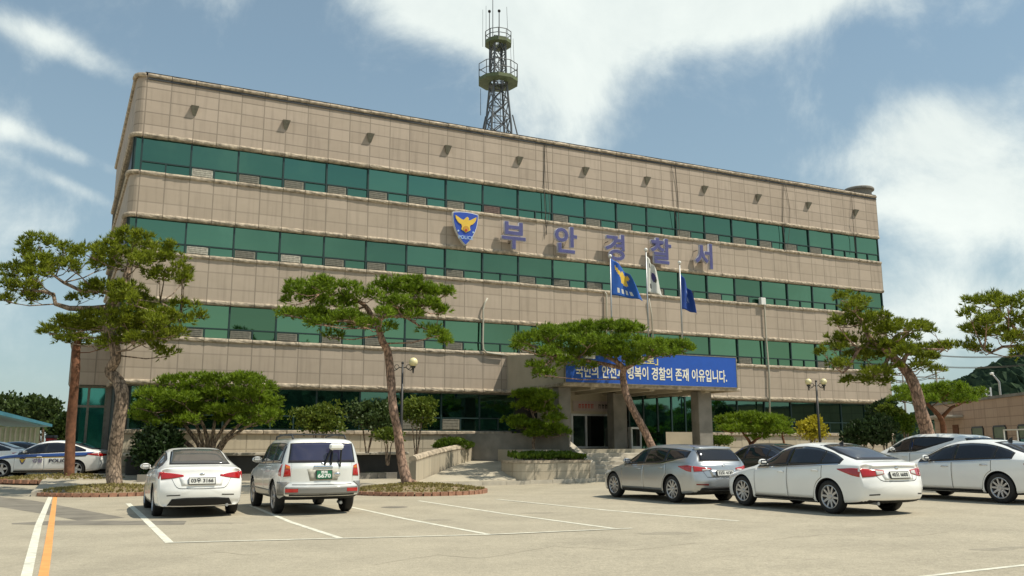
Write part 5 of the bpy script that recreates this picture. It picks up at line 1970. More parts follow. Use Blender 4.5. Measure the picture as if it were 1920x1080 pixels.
class Car:
    def __init__(s, sp):
        s.sp = sp
        L = s.L = sp['L']
        s.top = smoothprof(sp['top'], L, .055)
        s.belt = smoothprof(sp['belt'], L, .09)
        s.hw = smoothprof(sp['hw'], L, .06)
        s.bot = smoothprof(sp['bot'], L, .06)
        s.rw = sp['rw']
        s.xa = sp['fa'] + sp['wb'] / 2      # design x of the car's own origin
        s.build()

    def section(s, x):
        z0, zt, w = s.bot(x), s.top(x), s.hw(x)
        zb = min(s.belt(x), zt - .015)
        g = max(0, min(1, (zt - zb) / .30))
        h = zb - z0
        re = .86 * w + (min(s.rw, .86 * w) - .86 * w) * g
        zr = zt - .015 - .045 * g
        pts = [(0, z0), (.80 * w, z0), (.955 * w, z0 + .05 * h), (.985 * w, z0 + .25 * h), (w, z0 + .55 * h), (w * .992, z0 + .80 * h), (w * .965, zb - .02),
               (w * (.955 - .03 * (1 - g)), zb + .012 * g)]
        a = pts[-1]
        pts += [(a[0] + (re - a[0]) * .5 + .015 * g, a[1] + (zr - a[1]) * .5), (re, zr), (re * .78, zt - .012), (re * .4, zt - .002), (0, zt)]
        for _ in range(2):
            q = [pts[0]]
            for p, r in zip(pts, pts[1:]):
                q += [(p[0] * .75 + r[0] * .25, p[1] * .75 + r[1] * .25), (p[0] * .25 + r[0] * .75, p[1] * .25 + r[1] * .75)]
            q.append(pts[-1])
            pts = q
        return pts

    def endx(s, x, y, z):
        L, sp = s.L, s.sp
        w = max(.4, s.hw(x))
        f = max(0, 1 - x / .55) ** 2
        r = max(0, 1 - (L - x) / .45) ** 2
        rp = sp['rear']
        q = rp[-1][1]
        for (a, b), (c, d) in zip(rp, rp[1:]):
            if z <= c:
                q = b + (d - b) * max(0, z - a) / (c - a)
                break
        yy = min(1, abs(y) / w)
        x += f * (.34 * yy ** 2.6 + .10 * max(0, z - .5) + .12 * max(0, .32 - z))
        x -= r * (sp.get('rround', .20) * yy ** 3 + q)
        return x

    def build(s):
        L = s.L
        n = 84
        xs = []
        for i in range(n):
            t = i / (n - 1)
            xs.append(L * (t + .35 * math.sin(2 * PI * t) / (2 * PI) * -1 * .9))
        half = [s.section(x) for x in xs]
        m = len(half[0])
        vs, fs = [], []
        for x, h in zip(xs, half):
            ring = [(y, z) for y, z in h] + [(-y, z) for y, z in h[-2:0:-1]]
            for y, z in ring:
                vs.append((s.xa - s.endx(x, y, z), y, z))
        rn = 2 * m - 2
        for i in range(n - 1):
            for k in range(rn):
                l = (k + 1) % rn
                fs.append((i * rn + k, i * rn + l, (i + 1) * rn + l, (i + 1) * rn + k))
        # end caps shaped as shrinking rings
        for i, x in ((0, 0.0), (n - 1, L)):
            base = i * rn
            zs = [vs[base + k][2] for k in range(rn)]
            zc = (min(zs) + max(zs)) / 2
            prev = base
            ring0 = [(half[i][k] if k < m else (-half[i][rn - k][0], half[i][rn - k][1])) for k in range(rn)]
            for sc in (.85, .65, .4, .15):
                o = len(vs)
                for (y, z) in ring0:
                    y2, z2 = y * sc, zc + (z - zc) * sc
                    vs.append((s.xa - s.endx(x, y2, z2), y2, z2))
                for k in range(rn):
                    l = (k + 1) % rn
                    fs.append((prev + k, prev + l, o + l, o + k))
                prev = o
            fs.append(tuple(prev + k for k in range(rn)))
        mb = MB().add(vs, fs)
        me = mesh('body', mb, s.sp['paint'], smooth=True)
        bm = bmesh.new()
        bm.from_mesh(me)
        s.bvh = BVHTree.FromBMesh(bm)
        bm.free()
        # wheel arches
        c = MB()
        R_ = s.sp['wr'] + .045
        for x in (s.sp['wb'] / 2, -s.sp['wb'] / 2):
            for sd in (1, -1):
                yo, yi = sd * (s.sp['W'] / 2 + .25), sd * (s.sp['W'] / 2 - .34)
                o = len(c.v)
                seg = 40
                for y in (yi, yo):
                    for k in range(seg):
                        a = 2 * PI * k / seg
                        c.v.append((x + R_ * math.cos(a), y, s.sp['wr'] + R_ * math.sin(a)))
                for k in range(seg):
                    l = (k + 1) % seg
                    c.f.append((o + k, o + l, o + seg + l, o + seg + k))
                c.f += [tuple(o + k for k in range(seg)), tuple(o + seg + k for k in range(seg))]
        c.m = [0] * len(c.f)
        cme = mesh('arch_cutter', c, MT['car_dull'])
        a = bpy.data.objects.new('body', me)
        b = bpy.data.objects.new('arch_cutter', cme)
        COL.objects.link(a)
        COL.objects.link(b)
        md = a.modifiers.new('arches', 'BOOLEAN')
        md.operation, md.object, md.solver = 'DIFFERENCE', b, 'EXACT'
        md.material_mode = 'TRANSFER'
        bpy.context.view_layer.update()
        dg = bpy.context.evaluated_depsgraph_get()
        s.body = bpy.data.meshes.new_from_object(a.evaluated_get(dg))
        s.body.name = 'body'
        bpy.data.objects.remove(a)
        bpy.data.objects.remove(b)
        bm = bmesh.new()
        bm.from_mesh(s.body)
        for e in bm.edges:
            if len(e.link_faces) == 2 and e.link_faces[0].material_index != e.link_faces[1].material_index:
                e.smooth = False
        # underside dark
        dull = next((i for i, q in enumerate(s.body.materials) if q and q.name == MT['car_dull'].name), None)
        if dull is None:
            s.body.materials.append(MT['car_dull'])
            dull = len(s.body.materials) - 1
        for f in bm.faces:
            if f.normal.z < -.75 and f.calc_center_median().z < .45:
                f.material_index = dull
        bm.to_mesh(s.body)
        bm.free()

    def cast(s, view, a, b):
        if view in ('L', 'R'):
            sd = 1 if view == 'L' else -1
            o, d = Vector((s.xa - a, 4 * sd, b)), Vector((0, -sd, 0))
        elif view == 'B':
            o, d = Vector((-8, a, b)), Vector((1, 0, 0))
        elif view == 'F':
            o, d = Vector((8, a, b)), Vector((-1, 0, 0))
        else:
            o, d = Vector((s.xa - a, b, 5)), Vector((0, 0, -1))
        p, nrm, i, dist = s.bvh.ray_cast(o, d)
        if p is None:
            return None
        if nrm.dot(d) > 0:
            nrm = -nrm
        return p, nrm

    def patch(s, mb, view, lo, hi, off=.006, nu=22, nv=8, mi=0):
        """thin panel laid over the body between two curves of the view plane"""
        def rs(c, n):
            d = [0]
            for p, q in zip(c, c[1:]):
                d.append(d[-1] + math.hypot(q[0] - p[0], q[1] - p[1]))
            out = []
            for i in range(n):
                t = d[-1] * i / (n - 1)
                k = 0
                while k < len(d) - 2 and d[k + 1] < t:
                    k += 1
                f = (t - d[k]) / max(1e-9, d[k + 1] - d[k])
                out.append((c[k][0] + (c[k + 1][0] - c[k][0]) * f, c[k][1] + (c[k + 1][1] - c[k][1]) * f))
            return out
        A, B_ = rs(lo, nu), rs(hi, nu)
        o = len(mb.v)
        ok = []
        inner = []
        for j in range(nv):
            t = j / (nv - 1)
            for i in range(nu):
                a, b = A[i][0] + (B_[i][0] - A[i][0]) * t, A[i][1] + (B_[i][1] - A[i][1]) * t
                h = s.cast(view, a, b)
                if h is None:
                    ok.append(False)
                    mb.v.append((0, 0, .5))
                    inner.append((0, 0, .5))
                else:
                    ok.append(True)
                    mb.v.append(tuple(h[0] + h[1] * off))
                    inner.append(tuple(h[0] - h[1] * .012))
        fs = []
        for j in range(nv - 1):
            for i in range(nu - 1):
                q = (j * nu + i, j * nu + i + 1, (j + 1) * nu + i + 1, (j + 1) * nu + i)
                if all(ok[k] for k in q):
                    fs.append(tuple(o + k for k in q))
        # rim
        rim = [i for i in range(nu)] + [j * nu + nu - 1 for j in range(1, nv)] + [(nv - 1) * nu + i for i in range(nu - 2, -1, -1)] + [j * nu for j in range(nv - 2, 0, -1)]
        o2 = len(mb.v)
        mb.v += inner
        for a, b in zip(rim, rim[1:] + rim[:1]):
            if ok[a] and ok[b]:
                fs.append((o + a, o2 + a, o2 + b, o + b))
        mb.f += fs
        mb.m += [mi] * len(fs)
        return mb


def wheel_meshes(r, w, spokes):
    t = MB().lathe([(r * .66, -w * .42), (r * .80, -w * .5), (r * .93, -w * .47), (r * .99, -w * .36), (r, -w * .2), (r, w * .2), (r * .99, w * .36), (r * .93, w * .47), (r * .80, w * .5), (r * .66, w * .42)], 36, 'Y')
    rim = MB().lathe([(r * .70, w * .40), (r * .70, w * .46), (r * .66, w * .47), (r * .62, w * .40), (r * .60, -w * .1), (r * .60, -w * .4)], 36, 'Y')
    hubd = w * .38
    rim.lathe([(.001, hubd + .012), (r * .13, hubd + .01), (r * .16, hubd - .01), (r * .16, hubd - .06)], 16, 'Y')
    for k in range(spokes):
        a = 2 * PI * k / spokes
        ca, sa = math.cos(a), math.sin(a)
        tn = Vector((-sa, 0, ca))
        rd = Vector((ca, 0, sa))
        hw0, hw1 = r * (.075 if spokes > 6 else .13), r * (.055 if spokes > 6 else .11)
        p0, p1 = rd * r * .12 + Vector((0, hubd - .005, 0)), rd * r * .635 + Vector((0, w * .41, 0))
        d = Vector((0, -.03, 0))
        rim.add([p0 - tn * hw0, p0 + tn * hw0, p1 + tn * hw1, p1 - tn * hw1, p0 - tn * hw0 + d, p0 + tn * hw0 + d, p1 + tn * hw1 + d, p1 - tn * hw1 + d],
                [(0, 1, 2, 3), (4, 7, 6, 5), (0, 4, 5, 1), (1, 5, 6, 2), (2, 6, 7, 3), (3, 7, 4, 0)])
    back = MB().lathe([(.001, -.02), (r * .62, -.02)], 24, 'Y')
    hubm = MB().lathe([(.001, w * .1), (r * .36, w * .1), (r * .36, -.02)], 24, 'Y')
    return mesh('tyre', t, MT['black'], smooth=True), mesh('rim', rim, MT['rim']), mesh('brake_disc', MB().add(back.v, back.f).add(hubm.v, hubm.f), MT['car_dull'])


def curve(f, x0, x1, n=14):
    return [(x0 + (x1 - x0) * i / (n - 1), f(x0 + (x1 - x0) * i / (n - 1))) for i in range(n)]


def build_car(sp, name, lab, loc, heading, cat='car', group='cars parked in front of the station'):
    c = Car(sp)
    t = empty(name, loc, heading, lab, cat, group)
    L = c.L
    me = c.body
    body = obj('body', me, MT['black'], t)
    tm, rm, bm_ = wheel_meshes(sp['wr'], .215, sp.get('spokes', 10))
    for x in (sp['wb'] / 2, -sp['wb'] / 2):
        for sd in (1, -1):
            w = bpy.data.objects.new('wheel', tm)
            COL.objects.link(w)
            w.parent = t
            w.location = (x, sd * (sp['W'] / 2 - .135), sp['wr'])
            if sd < 0:
                w.rotation_euler = (0, 0, PI)
            for nm, q in (('rim', rm), ('brake_disc', bm_)):
                r = bpy.data.objects.new(nm, q)
                COL.objects.link(r)
                r.parent = w
                r.rotation_euler = (0, R() * 6, 0)
    d0, d1 = sp['dlo']
    lo = lambda x: c.belt(x) + sp.get('dlo_lo', .035)
    rise = sp.get('dlo_rise')
    if rise:
        lo = lambda x, l0=lo: l0(x) + max(0, x - rise[0]) * rise[1]
    hi = lambda x: max(lo(x) + .004, c.top(x) - sp.get('dlo_hi', .10))
    for vw in ('L', 'R'):
        trim = c.patch(MB(), vw, curve(lambda x: lo(x) - .018, d0 - .03, d1 + .03), curve(lambda x: hi(x) + .018, d0 - .03, d1 + .03), .003, 34, 9)
        tr = obj('window_trim', trim, MT['trim'], t, smooth=False)
        edges = [d0] + sp['pillars'] + [d1]
        for a, b in zip(edges, edges[1:]):
            g = c.patch(MB(), vw, curve(lo, a + .02, b - .02), curve(hi, a + .02, b - .02), .008, 22, 8)
            obj('side_window', g, sp.get('glass', MT['tint']), t, smooth=True)
        if sp.get('belt_chrome'):
            g = c.patch(MB(), vw, curve(lambda x: lo(x) - .035, d0, d1), curve(lambda x: lo(x) - .018, d0, d1), .010, 26, 2)
            obj('chrome_strip', g, MT['chrome'], t)
        # doors
        zlo = .30 if not sp.get('suv') else .42
        rx = c.xa + sp['wb'] / 2
        arch = sp['wr'] + .085
        for a, b in sp['doors']:
            def low(x, off=0):
                dx = abs(x - rx)
                return max(zlo, sp['wr'] + math.sqrt(arch ** 2 - dx ** 2) if dx < arch else zlo) - off
            up = lambda x: c.belt(x) - .012
            seal = c.patch(MB(), vw, curve(lambda x: low(x, .012), a - .011, b + .011, 20), curve(lambda x: up(x) + .004, a - .011, b + .011, 20), .0022, 26, 8)
            pan = c.patch(MB(), vw, curve(low, a, b, 20), curve(up, a, b, 20), .0055, 26, 10)
            dm = obj('door', pan, sp['paint2'] if sp.get('paint2') else sp['paint'], t, smooth=True)
            obj('door_seal', seal, MT['trim'], dm)
            h = c.cast(vw, b - .17, up(b - .17) - .10)
            if h:
                p, nr = h
                q = MB().tube([p + Vector((.10, 0, 0)) + nr * .006, p + Vector((.07, 0, .004)) + nr * .038, p - Vector((.07, 0, -.004)) + nr * .038, p - Vector((.10, 0, 0)) + nr * .006], .014, 8)
                obj('handle', q, sp['paint'] if not sp.get('chrome_handles') else MT['chrome'], dm, smooth=True)
        # sill line
        x0, x1 = c.xa - sp['wb'] / 2 + .45, c.xa + sp['wb'] / 2 - .45
        g = c.patch(MB(), vw, [(x0, c.bot(x0) + .05), (x1, c.bot(x1) + .05)], [(x0, c.bot(x0) + .10), (x1, c.bot(x1) + .10)], .006, 12, 3)
        obj('sill_trim', g, sp.get('sill', MT['trim']), t)
        # mirror
        xm = d0 + .30
        h = c.cast(vw, xm, lo(xm) + .03)
        if h:
            p, nr = h
            sd = 1 if vw == 'L' else -1
            q = MB()
            cc = Vector((p.x + .03, p.y + sd * .13, p.z + .06))
            q.ball((0, 0, 0), 1, 12, 8)
            q.v = [(cc.x + v[0] * .07 - abs(v[1]) * .02, cc.y + v[1] * .12, cc.z + v[2] * .072) for v in q.v]
            q.tube([p, cc], .022, 6)
            mr = obj('mirror', q, sp['paint'], t, smooth=True)
            obj('mirror_glass', MB().obox(cc + Vector((-.062, 0, 0)), (.004, 0, 0), (0, .09, 0), (0, 0, .05)), MT['chrome'], mr)
        # head lamps
        h0, h1 = sp.get('headlamp', (.55, .68))
        g = c.patch(MB(), vw, [(.20, h0), (.75, h1 + .02)], [(.16, h1), (.78, h1 + .07)], .006, 12, 5)
        obj('headlight', g, MT['clear'], t, smooth=True)
    # rear window and windscreen
    (b0, b1, yb, yt) = sp['rwin']
    def edge(y, z, dz):
        return [(-y, z), (-y * .6, z + dz * .7), (0, z + dz), (y * .6, z + dz * .7), (y, z)]
    tr = c.patch(MB(), 'B', edge(yb + .03, b0 - .022, .0), edge(yt + .03, b1 + .02, sp.get('rarc', .02)), .004, 26, 10)
    rt = obj('rear_window_trim', tr, MT['trim'], t)
    g = c.patch(MB(), 'B', edge(yb, b0, .0), edge(yt, b1, sp.get('rarc', .02)), .009, 26, 10)
    rwin = obj('rear_window', g, sp.get('rglass', MT['tint_grey']), t, smooth=True)
    f0, f1, yb, yt = sp['fwin']
    g = c.patch(MB(), 'F', edge(yb, f0, .02), edge(yt, f1, .02), .007, 26, 10)
    obj('windscreen', g, MT['tint_grey'], t, smooth=True)
    # tail lamps
    for sd, vw in ((1, 'L'), (-1, 'R')):
        g = MB()
        lo_, hi_ = sp['tail_b']
        c.patch(g, 'B', [(sd * y, z) for y, z in lo_], [(sd * y, z) for y, z in hi_], .008, 16, 6)
        if 'tail_s' in sp:
            lo_, hi_ = sp['tail_s']
            c.patch(g, vw, lo_, hi_, .008, 14, 6)
        tl = obj('taillight', g, MT['tail'], t, smooth=True)
        if 'tail_c' in sp:
            lo_, hi_ = sp['tail_c'][:2]
            g = c.patch(MB(), 'B', [(sd * y, z) for y, z in lo_], [(sd * y, z) for y, z in hi_], .013, 8, 4)
            obj('clear_lens', g, sp.get('tail_cm', MT['clear']), tl, smooth=True)
        if 'fog' in sp:
            lo_, hi_ = sp['fog']
            g = c.patch(MB(), 'B', [(sd * y, z) for y, z in lo_], [(sd * y, z) for y, z in hi_], .017, 8, 4)
            obj('rear_reflector', g, sp.get('fogm', MT['tail_dark']), t)
    # plate recess, plate
    px, pz, pw, ph = sp['plate']
    h = c.cast('B', px, pz)
    if h:
        p, nr = h
        rec = c.patch(MB(), 'B', [(px - pw / 2 - .14, pz - ph * .75), (px + pw / 2 + .14, pz - ph * .75)], [(px - pw / 2 - .20, pz + ph * .72), (px + pw / 2 + .20, pz + ph * .72)], .004, 10, 4)
        obj('plate_recess', rec, sp.get('recess', MT['vent']), t, smooth=True)
        nr = Vector((nr.x, 0, nr.z)).normalized()
        up = Vector((-nr.z, 0, nr.x)) if nr.x > 0 else Vector((nr.z, 0, -nr.x))
        c0 = p + nr * .022
        fr = MB().obox(c0, (0, pw / 2 + .014, 0), up * (ph / 2 + .014), nr * .010)
        fo = obj('number_plate', fr, MT['trim'], t)
        obj('plate_panel', MB().obox(c0 + nr * .006, (0, pw / 2, 0), up * (ph / 2), nr * .008), sp['plate_mat'], fo)
        X = Vector((0, -1, 0))
        M4 = Matrix((X, up, nr)).transposed().to_4x4()
        M4.translation = c0 + nr * .0155
        for body_, size, dz in sp['plate_text']:
            me = text_mesh(body_, size, .001, .004)
            xs = [v.co.x for v in me.vertices]
            k = min(1.35, pw * .88 / (max(xs) - min(xs)))
            set_text('plate_lettering', me, sp['plate_tm'], fo, M4 @ Matrix.Translation((0, dz, 0)) @ Matrix.Diagonal((k, 1, 1, 1)))
    # boot and bumper lines
    for (view, pts, th) in sp.get('lines', []):
        g = c.patch(MB(), view, [(a, b - th / 2) for a, b in pts], [(a, b + th / 2) for a, b in pts], .0035, 26, 2)
        obj('panel_gap', g, MT['trim'], t)
    for (nm, view, lo_, hi_, mt_, off) in sp.get('extra', []):
        g = c.patch(MB(), view, lo_, hi_, off, 26, 6)
        obj(nm, g, mt_, t, smooth=True)
    # exhaust
    ex = sp.get('exhaust', -.5)
    xr = c.xa - L + .10
    obj('exhaust', MB().tube([(xr + .3, ex, .26), (xr + .06, ex, .25)], .035, 10), MT['steel'], t)
    # badge
    for (y, z, rx_, rz_) in sp.get('badge', []):
        h = c.cast('B', y, z)
        if h:
            q = MB().ball((0, 0, 0), 1, 12, 6)
            q.v = [(h[0].x + h[1].x * .006 + v[0] * .012, y + v[1] * rx_, z + v[2] * rz_) for v in q.v]
            obj('badge', q, MT['chrome'], t, smooth=True)
    if sp.get('aerial'):
        ax, ah = sp['aerial']
        q = MB().prism3([(c.xa - ax + .12, -.008, c.top(ax) - .02), (c.xa - ax - .06, -.008, c.top(ax) - .02), (c.xa - ax - .07, -.008, c.top(ax) + ah), (c.xa - ax - .02, -.008, c.top(ax) + ah * .8)], (0, .016, 0))
        obj('aerial_fin', q, sp.get('finm', MT['trim']), t)
    return t, c


def place(spec, contact, view_wheel, heading):
    """ground point under one wheel -> location of the car's origin"""
    x = (spec['wb'] / 2) * (1 if view_wheel[0] == 'f' else -1)
    y = (spec['W'] / 2 - .10) * (1 if view_wheel[1] == 'l' else -1)
    g = contact
    p = Vector((g.x - (x * math.cos(heading) - y * math.sin(heading)), g.y - (x * math.sin(heading) + y * math.cos(heading)), 0))
    p.z = zg(p.x, p.y)
    return p


HEAD = rad(115.6)      # the bays run square to the facade


SEDAN = dict(L=4.83, W=1.83, wb=2.795, fa=.94, wr=.335, rw=.60,
             top=[(0, .60), (.10, .70), (.35, .78), (.9, .90), (1.28, .965), (1.75, 1.21), (2.10, 1.37), (2.45, 1.445), (2.85, 1.465), (3.25, 1.43), (3.65, 1.32), (4.10, 1.155), (4.40, 1.085), (4.70, 1.065), (4.83, 1.03)],
             belt=[(0, .56), (.3, .68), (.9, .80), (1.3, .88), (2.4, .935), (3.4, .985), (4.0, 1.01), (4.5, 1.01), (4.83, .99)],
             hw=[(0, .66), (.12, .76), (.45, .86), (1.0, .905), (2.0, .915), (3.6, .915), (4.2, .895), (4.6, .86), (4.78, .82), (4.83, .80)],
             bot=[(0, .24), (.25, .19), (.8, .18), (4.0, .19), (4.5, .24), (4.83, .32)],
             rear=[(.2, .16), (.38, .04), (.55, .0), (.72, .03), (.98, .12), (1.06, .10), (1.2, .2)],
             dlo=(1.52, 4.02), dlo_lo=.03, dlo_hi=.105, pillars=[2.52, 3.50], doors=[(1.42, 2.50), (2.515, 3.56)],
             rwin=(1.125, 1.385, .60, .50), rarc=.03, fwin=(1.02, 1.37, .62, .50))


def variant(base, **k):
    d = dict(base)
    d.update(k)
    return d


def build_cars():
    random.seed(77)
    # white sedan seen from behind
    sp = variant(SEDAN, paint=MT['car_white'], spokes=5, glass=MT['tint_grey'], rglass=mat('pale_grey_rear_glass', (.10, .095, .09), .06, spec=.7, var=.08),
                 bot=[(0, .24), (.25, .19), (.8, .18), (4.0, .19), (4.5, .21), (4.83, .24)],
                 tail_b=([(.37, .86), (.60, .82), (.80, .80)], [(.37, .895), (.60, .93), (.83, .955)]), tail_s=([(4.42, .88), (4.56, .81)], [(4.38, .945), (4.56, .955)]),
                 plate=(0, .76, .52, .125), plate_mat=MT['plate_w'], plate_tm=MT['plate_txt'], plate_text=[('03우 3166', .105, 0)],
                 lines=[('B', [(-.62, .86), (-.52, .66), (-.45, .615), (0, .605), (.45, .615), (.52, .66), (.62, .86)], .012), ('B', [(-.68, .47), (-.42, .48)], .022), ('B', [(.42, .48), (.68, .47)], .022)],
                 extra=[('rear_diffuser', 'B', [(-.66, .262), (-.3, .255), (.3, .255), (.66, .262)], [(-.58, .40), (-.3, .425), (.3, .425), (.58, .40)], MT['car_dull'], .006)],
                 badge=[(0, .905, .055, .026)], exhaust=-.55, recess=MT['car_white'])
    g = D(290.6, 961, 19.3)
    hd = HEAD + rad(.6)
    t, c = build_car(sp, 'white_sedan', 'white sedan seen from behind, parked left of the silver off-roader', place(sp, g, 'rl', hd), hd)
    # off-roader
    sp = dict(L=4.50, W=1.84, wb=2.62, fa=.88, wr=.365, rw=.725, suv=True, paint=MT['car_pearl'], sill=MT['car_grey'], spokes=5,
              top=[(0, .78), (.10, .92), (.35, 1.0), (.9, 1.06), (1.2, 1.11), (1.62, 1.40), (1.95, 1.60), (2.3, 1.675), (3.4, 1.68), (4.05, 1.665), (4.25, 1.635), (4.35, 1.38), (4.42, 1.14), (4.47, 1.04), (4.50, .92)],
              belt=[(0, .70), (.3, .86), (.9, .96), (1.3, 1.03), (3.0, 1.07), (4.1, 1.10), (4.38, 1.06), (4.5, .88)],
              hw=[(0, .70), (.12, .80), (.4, .89), (1.0, .92), (3.8, .92), (4.25, .90), (4.42, .875), (4.5, .86)],
              bot=[(0, .36), (.3, .31), (4.0, .31), (4.5, .41)], rear=[(.3, .10), (.45, .0), (.62, .0), (.70, .05), (1.1, .07), (1.5, .08)], rround=.16,
              dlo=(1.62, 4.16), dlo_lo=.04, dlo_hi=.13, pillars=[2.40, 3.28], doors=[(1.40, 2.38), (2.395, 3.24)], glass=MT['tint_grey'],
              rwin=(1.15, 1.53, .72, .665), rarc=.03, rglass=mat('violet_tinted_glass', (.035, .035, .075), .05, spec=.7), fwin=(1.18, 1.55, .66, .56), headlamp=(.72, .86),
              tail_b=([(.69, .84), (.84, .83)], [(.71, 1.06), (.80, 1.10)]), tail_s=([(4.06, .86), (4.25, .84)], [(4.12, 1.02), (4.22, 1.10)]), tail_c=([(.71, 1.0), (.80, 1.0)], [(.72, 1.05), (.79, 1.07)]), tail_cm=MT['amber'],
              fog=([(.54, .50), (.80, .50)], [(.54, .575), (.80, .575)]), fogm=MT['tail'], recess=MT['vent3'],
              plate=(-.02, .87, .335, .17), plate_mat=MT['plate_g'], plate_tm=MT['plate_wtxt'], plate_text=[('전북', .06, .05), ('6670', .11, -.03)],
              lines=[('B', [(-.66, .66), (0, .655), (.66, .66)], .014), ('B', [(-.68, .66), (-.69, .9), (-.67, 1.12)], .012), ('B', [(.68, .66), (.69, .9), (.67, 1.12)], .012)],
              extra=[('bumper_cladding', 'B', [(-.80, .46), (0, .45), (.80, .46)], [(-.80, .61), (0, .60), (.80, .61)], MT['car_grey'], .012), ('rear_valance', 'B', [(-.72, .425), (0, .42), (.72, .425)], [(-.72, .455), (0, .445), (.72, .455)], MT['trim'], .010),
                     ('side_cladding', 'L', [(1.36, .36), (3.16, .36)], [(1.36, .52), (3.16, .52)], MT['car_grey'], .014), ('side_cladding', 'R', [(1.36, .36), (3.16, .36)], [(1.36, .52), (3.16, .52)], MT['car_grey'], .014),
                     ('side_cladding', 'L', [(3.98, .42), (4.36, .44)], [(4.02, .72), (4.36, .72)], MT['car_grey'], .014), ('side_cladding', 'R', [(3.98, .42), (4.36, .44)], [(4.02, .72), (4.36, .72)], MT['car_grey'], .014),
                     ('rear_handle', 'B', [(-.22, 1.02), (.22, 1.02)], [(-.20, 1.06), (.20, 1.06)], MT['chrome'], .02)],
              badge=[(-.32, .87, .075, .045), (0, 1.105, .05, .03)], exhaust=-.45)
    g = D(516, 960, 19.9)
    hd = HEAD + rad(.6)
    t, c = build_car(sp, 'silver_off_roader', 'silver white off-roader with roof rails and a green number plate, seen from behind', place(sp, g, 'rl', hd), hd, 'off-roader')
    for sd in (1, -1):
        P = [(c.xa - x, sd * .60, c.top(x) + z) for x, z in ((2.1, -.02), (2.2, .06), (3.0, .075), (3.9, .065), (4.02, -.02))]
        obj('roof_rail', MB().tube(P, .022, 8), MT['darkmetal'], t, smooth=True)
    for x in (2.5, 3.5):
        obj('roof_bar', MB().box(c.xa - x - .03, c.xa - x + .03, -.6, .6, c.top(x) + .075, c.top(x) + .10), MT['darkmetal'], t)
    h = c.cast('B', -.18, 1.10)
    p = h[0]
    w = MB().tube([p + Vector((-.03, 0, -.02)), p + Vector((-.02, -.02, .2)), p + Vector((.12, -.05, .34))], .018, 6)
    wp = obj('rear_wiper', w, MT['trim'], t)
    q = p + Vector((.02, -.10, .33))
    obj('rear_mirror', MB().box(q.x - .11, q.x - .02, q.y - .16, q.y + .16, q.z - .02, q.z + .12, 0, .04), MT['car_white'], t, smooth=False)
    obj('tailgate_bracket', MB().tube([q + Vector((-.04, .12, -.02)), p + Vector((-.03, .16, -.06))], .02, 6).tube([q + Vector((-.04, -.12, -.02)), p + Vector((-.03, -.2, -.06))], .02, 6), MT['trim'], t)
    # white sedan on the right, seen from its left rear
    sp = variant(SEDAN, paint=MT['car_white'], spokes=10, wr=.345, belt_chrome=True, rw=.585,
                 top=[(0, .58), (.10, .68), (.35, .77), (.9, .90), (1.25, .96), (1.75, 1.21), (2.10, 1.37), (2.45, 1.45), (2.85, 1.47), (3.25, 1.44), (3.65, 1.345), (4.10, 1.185), (4.45, 1.085), (4.70, 1.065), (4.83, 1.03)],
                 tail_b=([(.36, .83), (.60, .78), (.80, .765)], [(.36, .90), (.60, .925), (.83, .94)]), tail_s=([(4.02, .905), (4.38, .80), (4.56, .77)], [(4.0, .925), (4.38, .945), (4.56, .94)]),
                 tail_c=([(.38, .835), (.54, .805)], [(.38, .885), (.54, .90)]),
                 plate=(0, .80, .50, .12), plate_mat=MT['plate_w'], plate_tm=MT['plate_txt'], plate_text=[('40오 6600', .10, 0)],
                 lines=[('B', [(-.58, .84), (-.50, .72), (-.42, .69), (0, .68), (.42, .69), (.50, .72), (.58, .84)], .012), ('B', [(-.72, .42), (-.52, .43)], .025), ('B', [(.52, .43), (.72, .42)], .025)],
                 extra=[('boot_spoiler', 'B', [(-.62, .975), (0, .985), (.62, .975)], [(-.62, 1.0), (0, 1.012), (.62, 1.0)], MT['car_white'], .03)],
                 badge=[(0, .945, .055, .035)], exhaust=.5, recess=MT['car_white'], aerial=(3.28, .07))
    hd = HEAD - rad(1.5)
    build_car(sp, 'white_sedan', 'white sedan seen from its left rear, in front of the other right hand cars', place(sp, D(1561.5, 961, 18.4), 'rl', hd), hd)
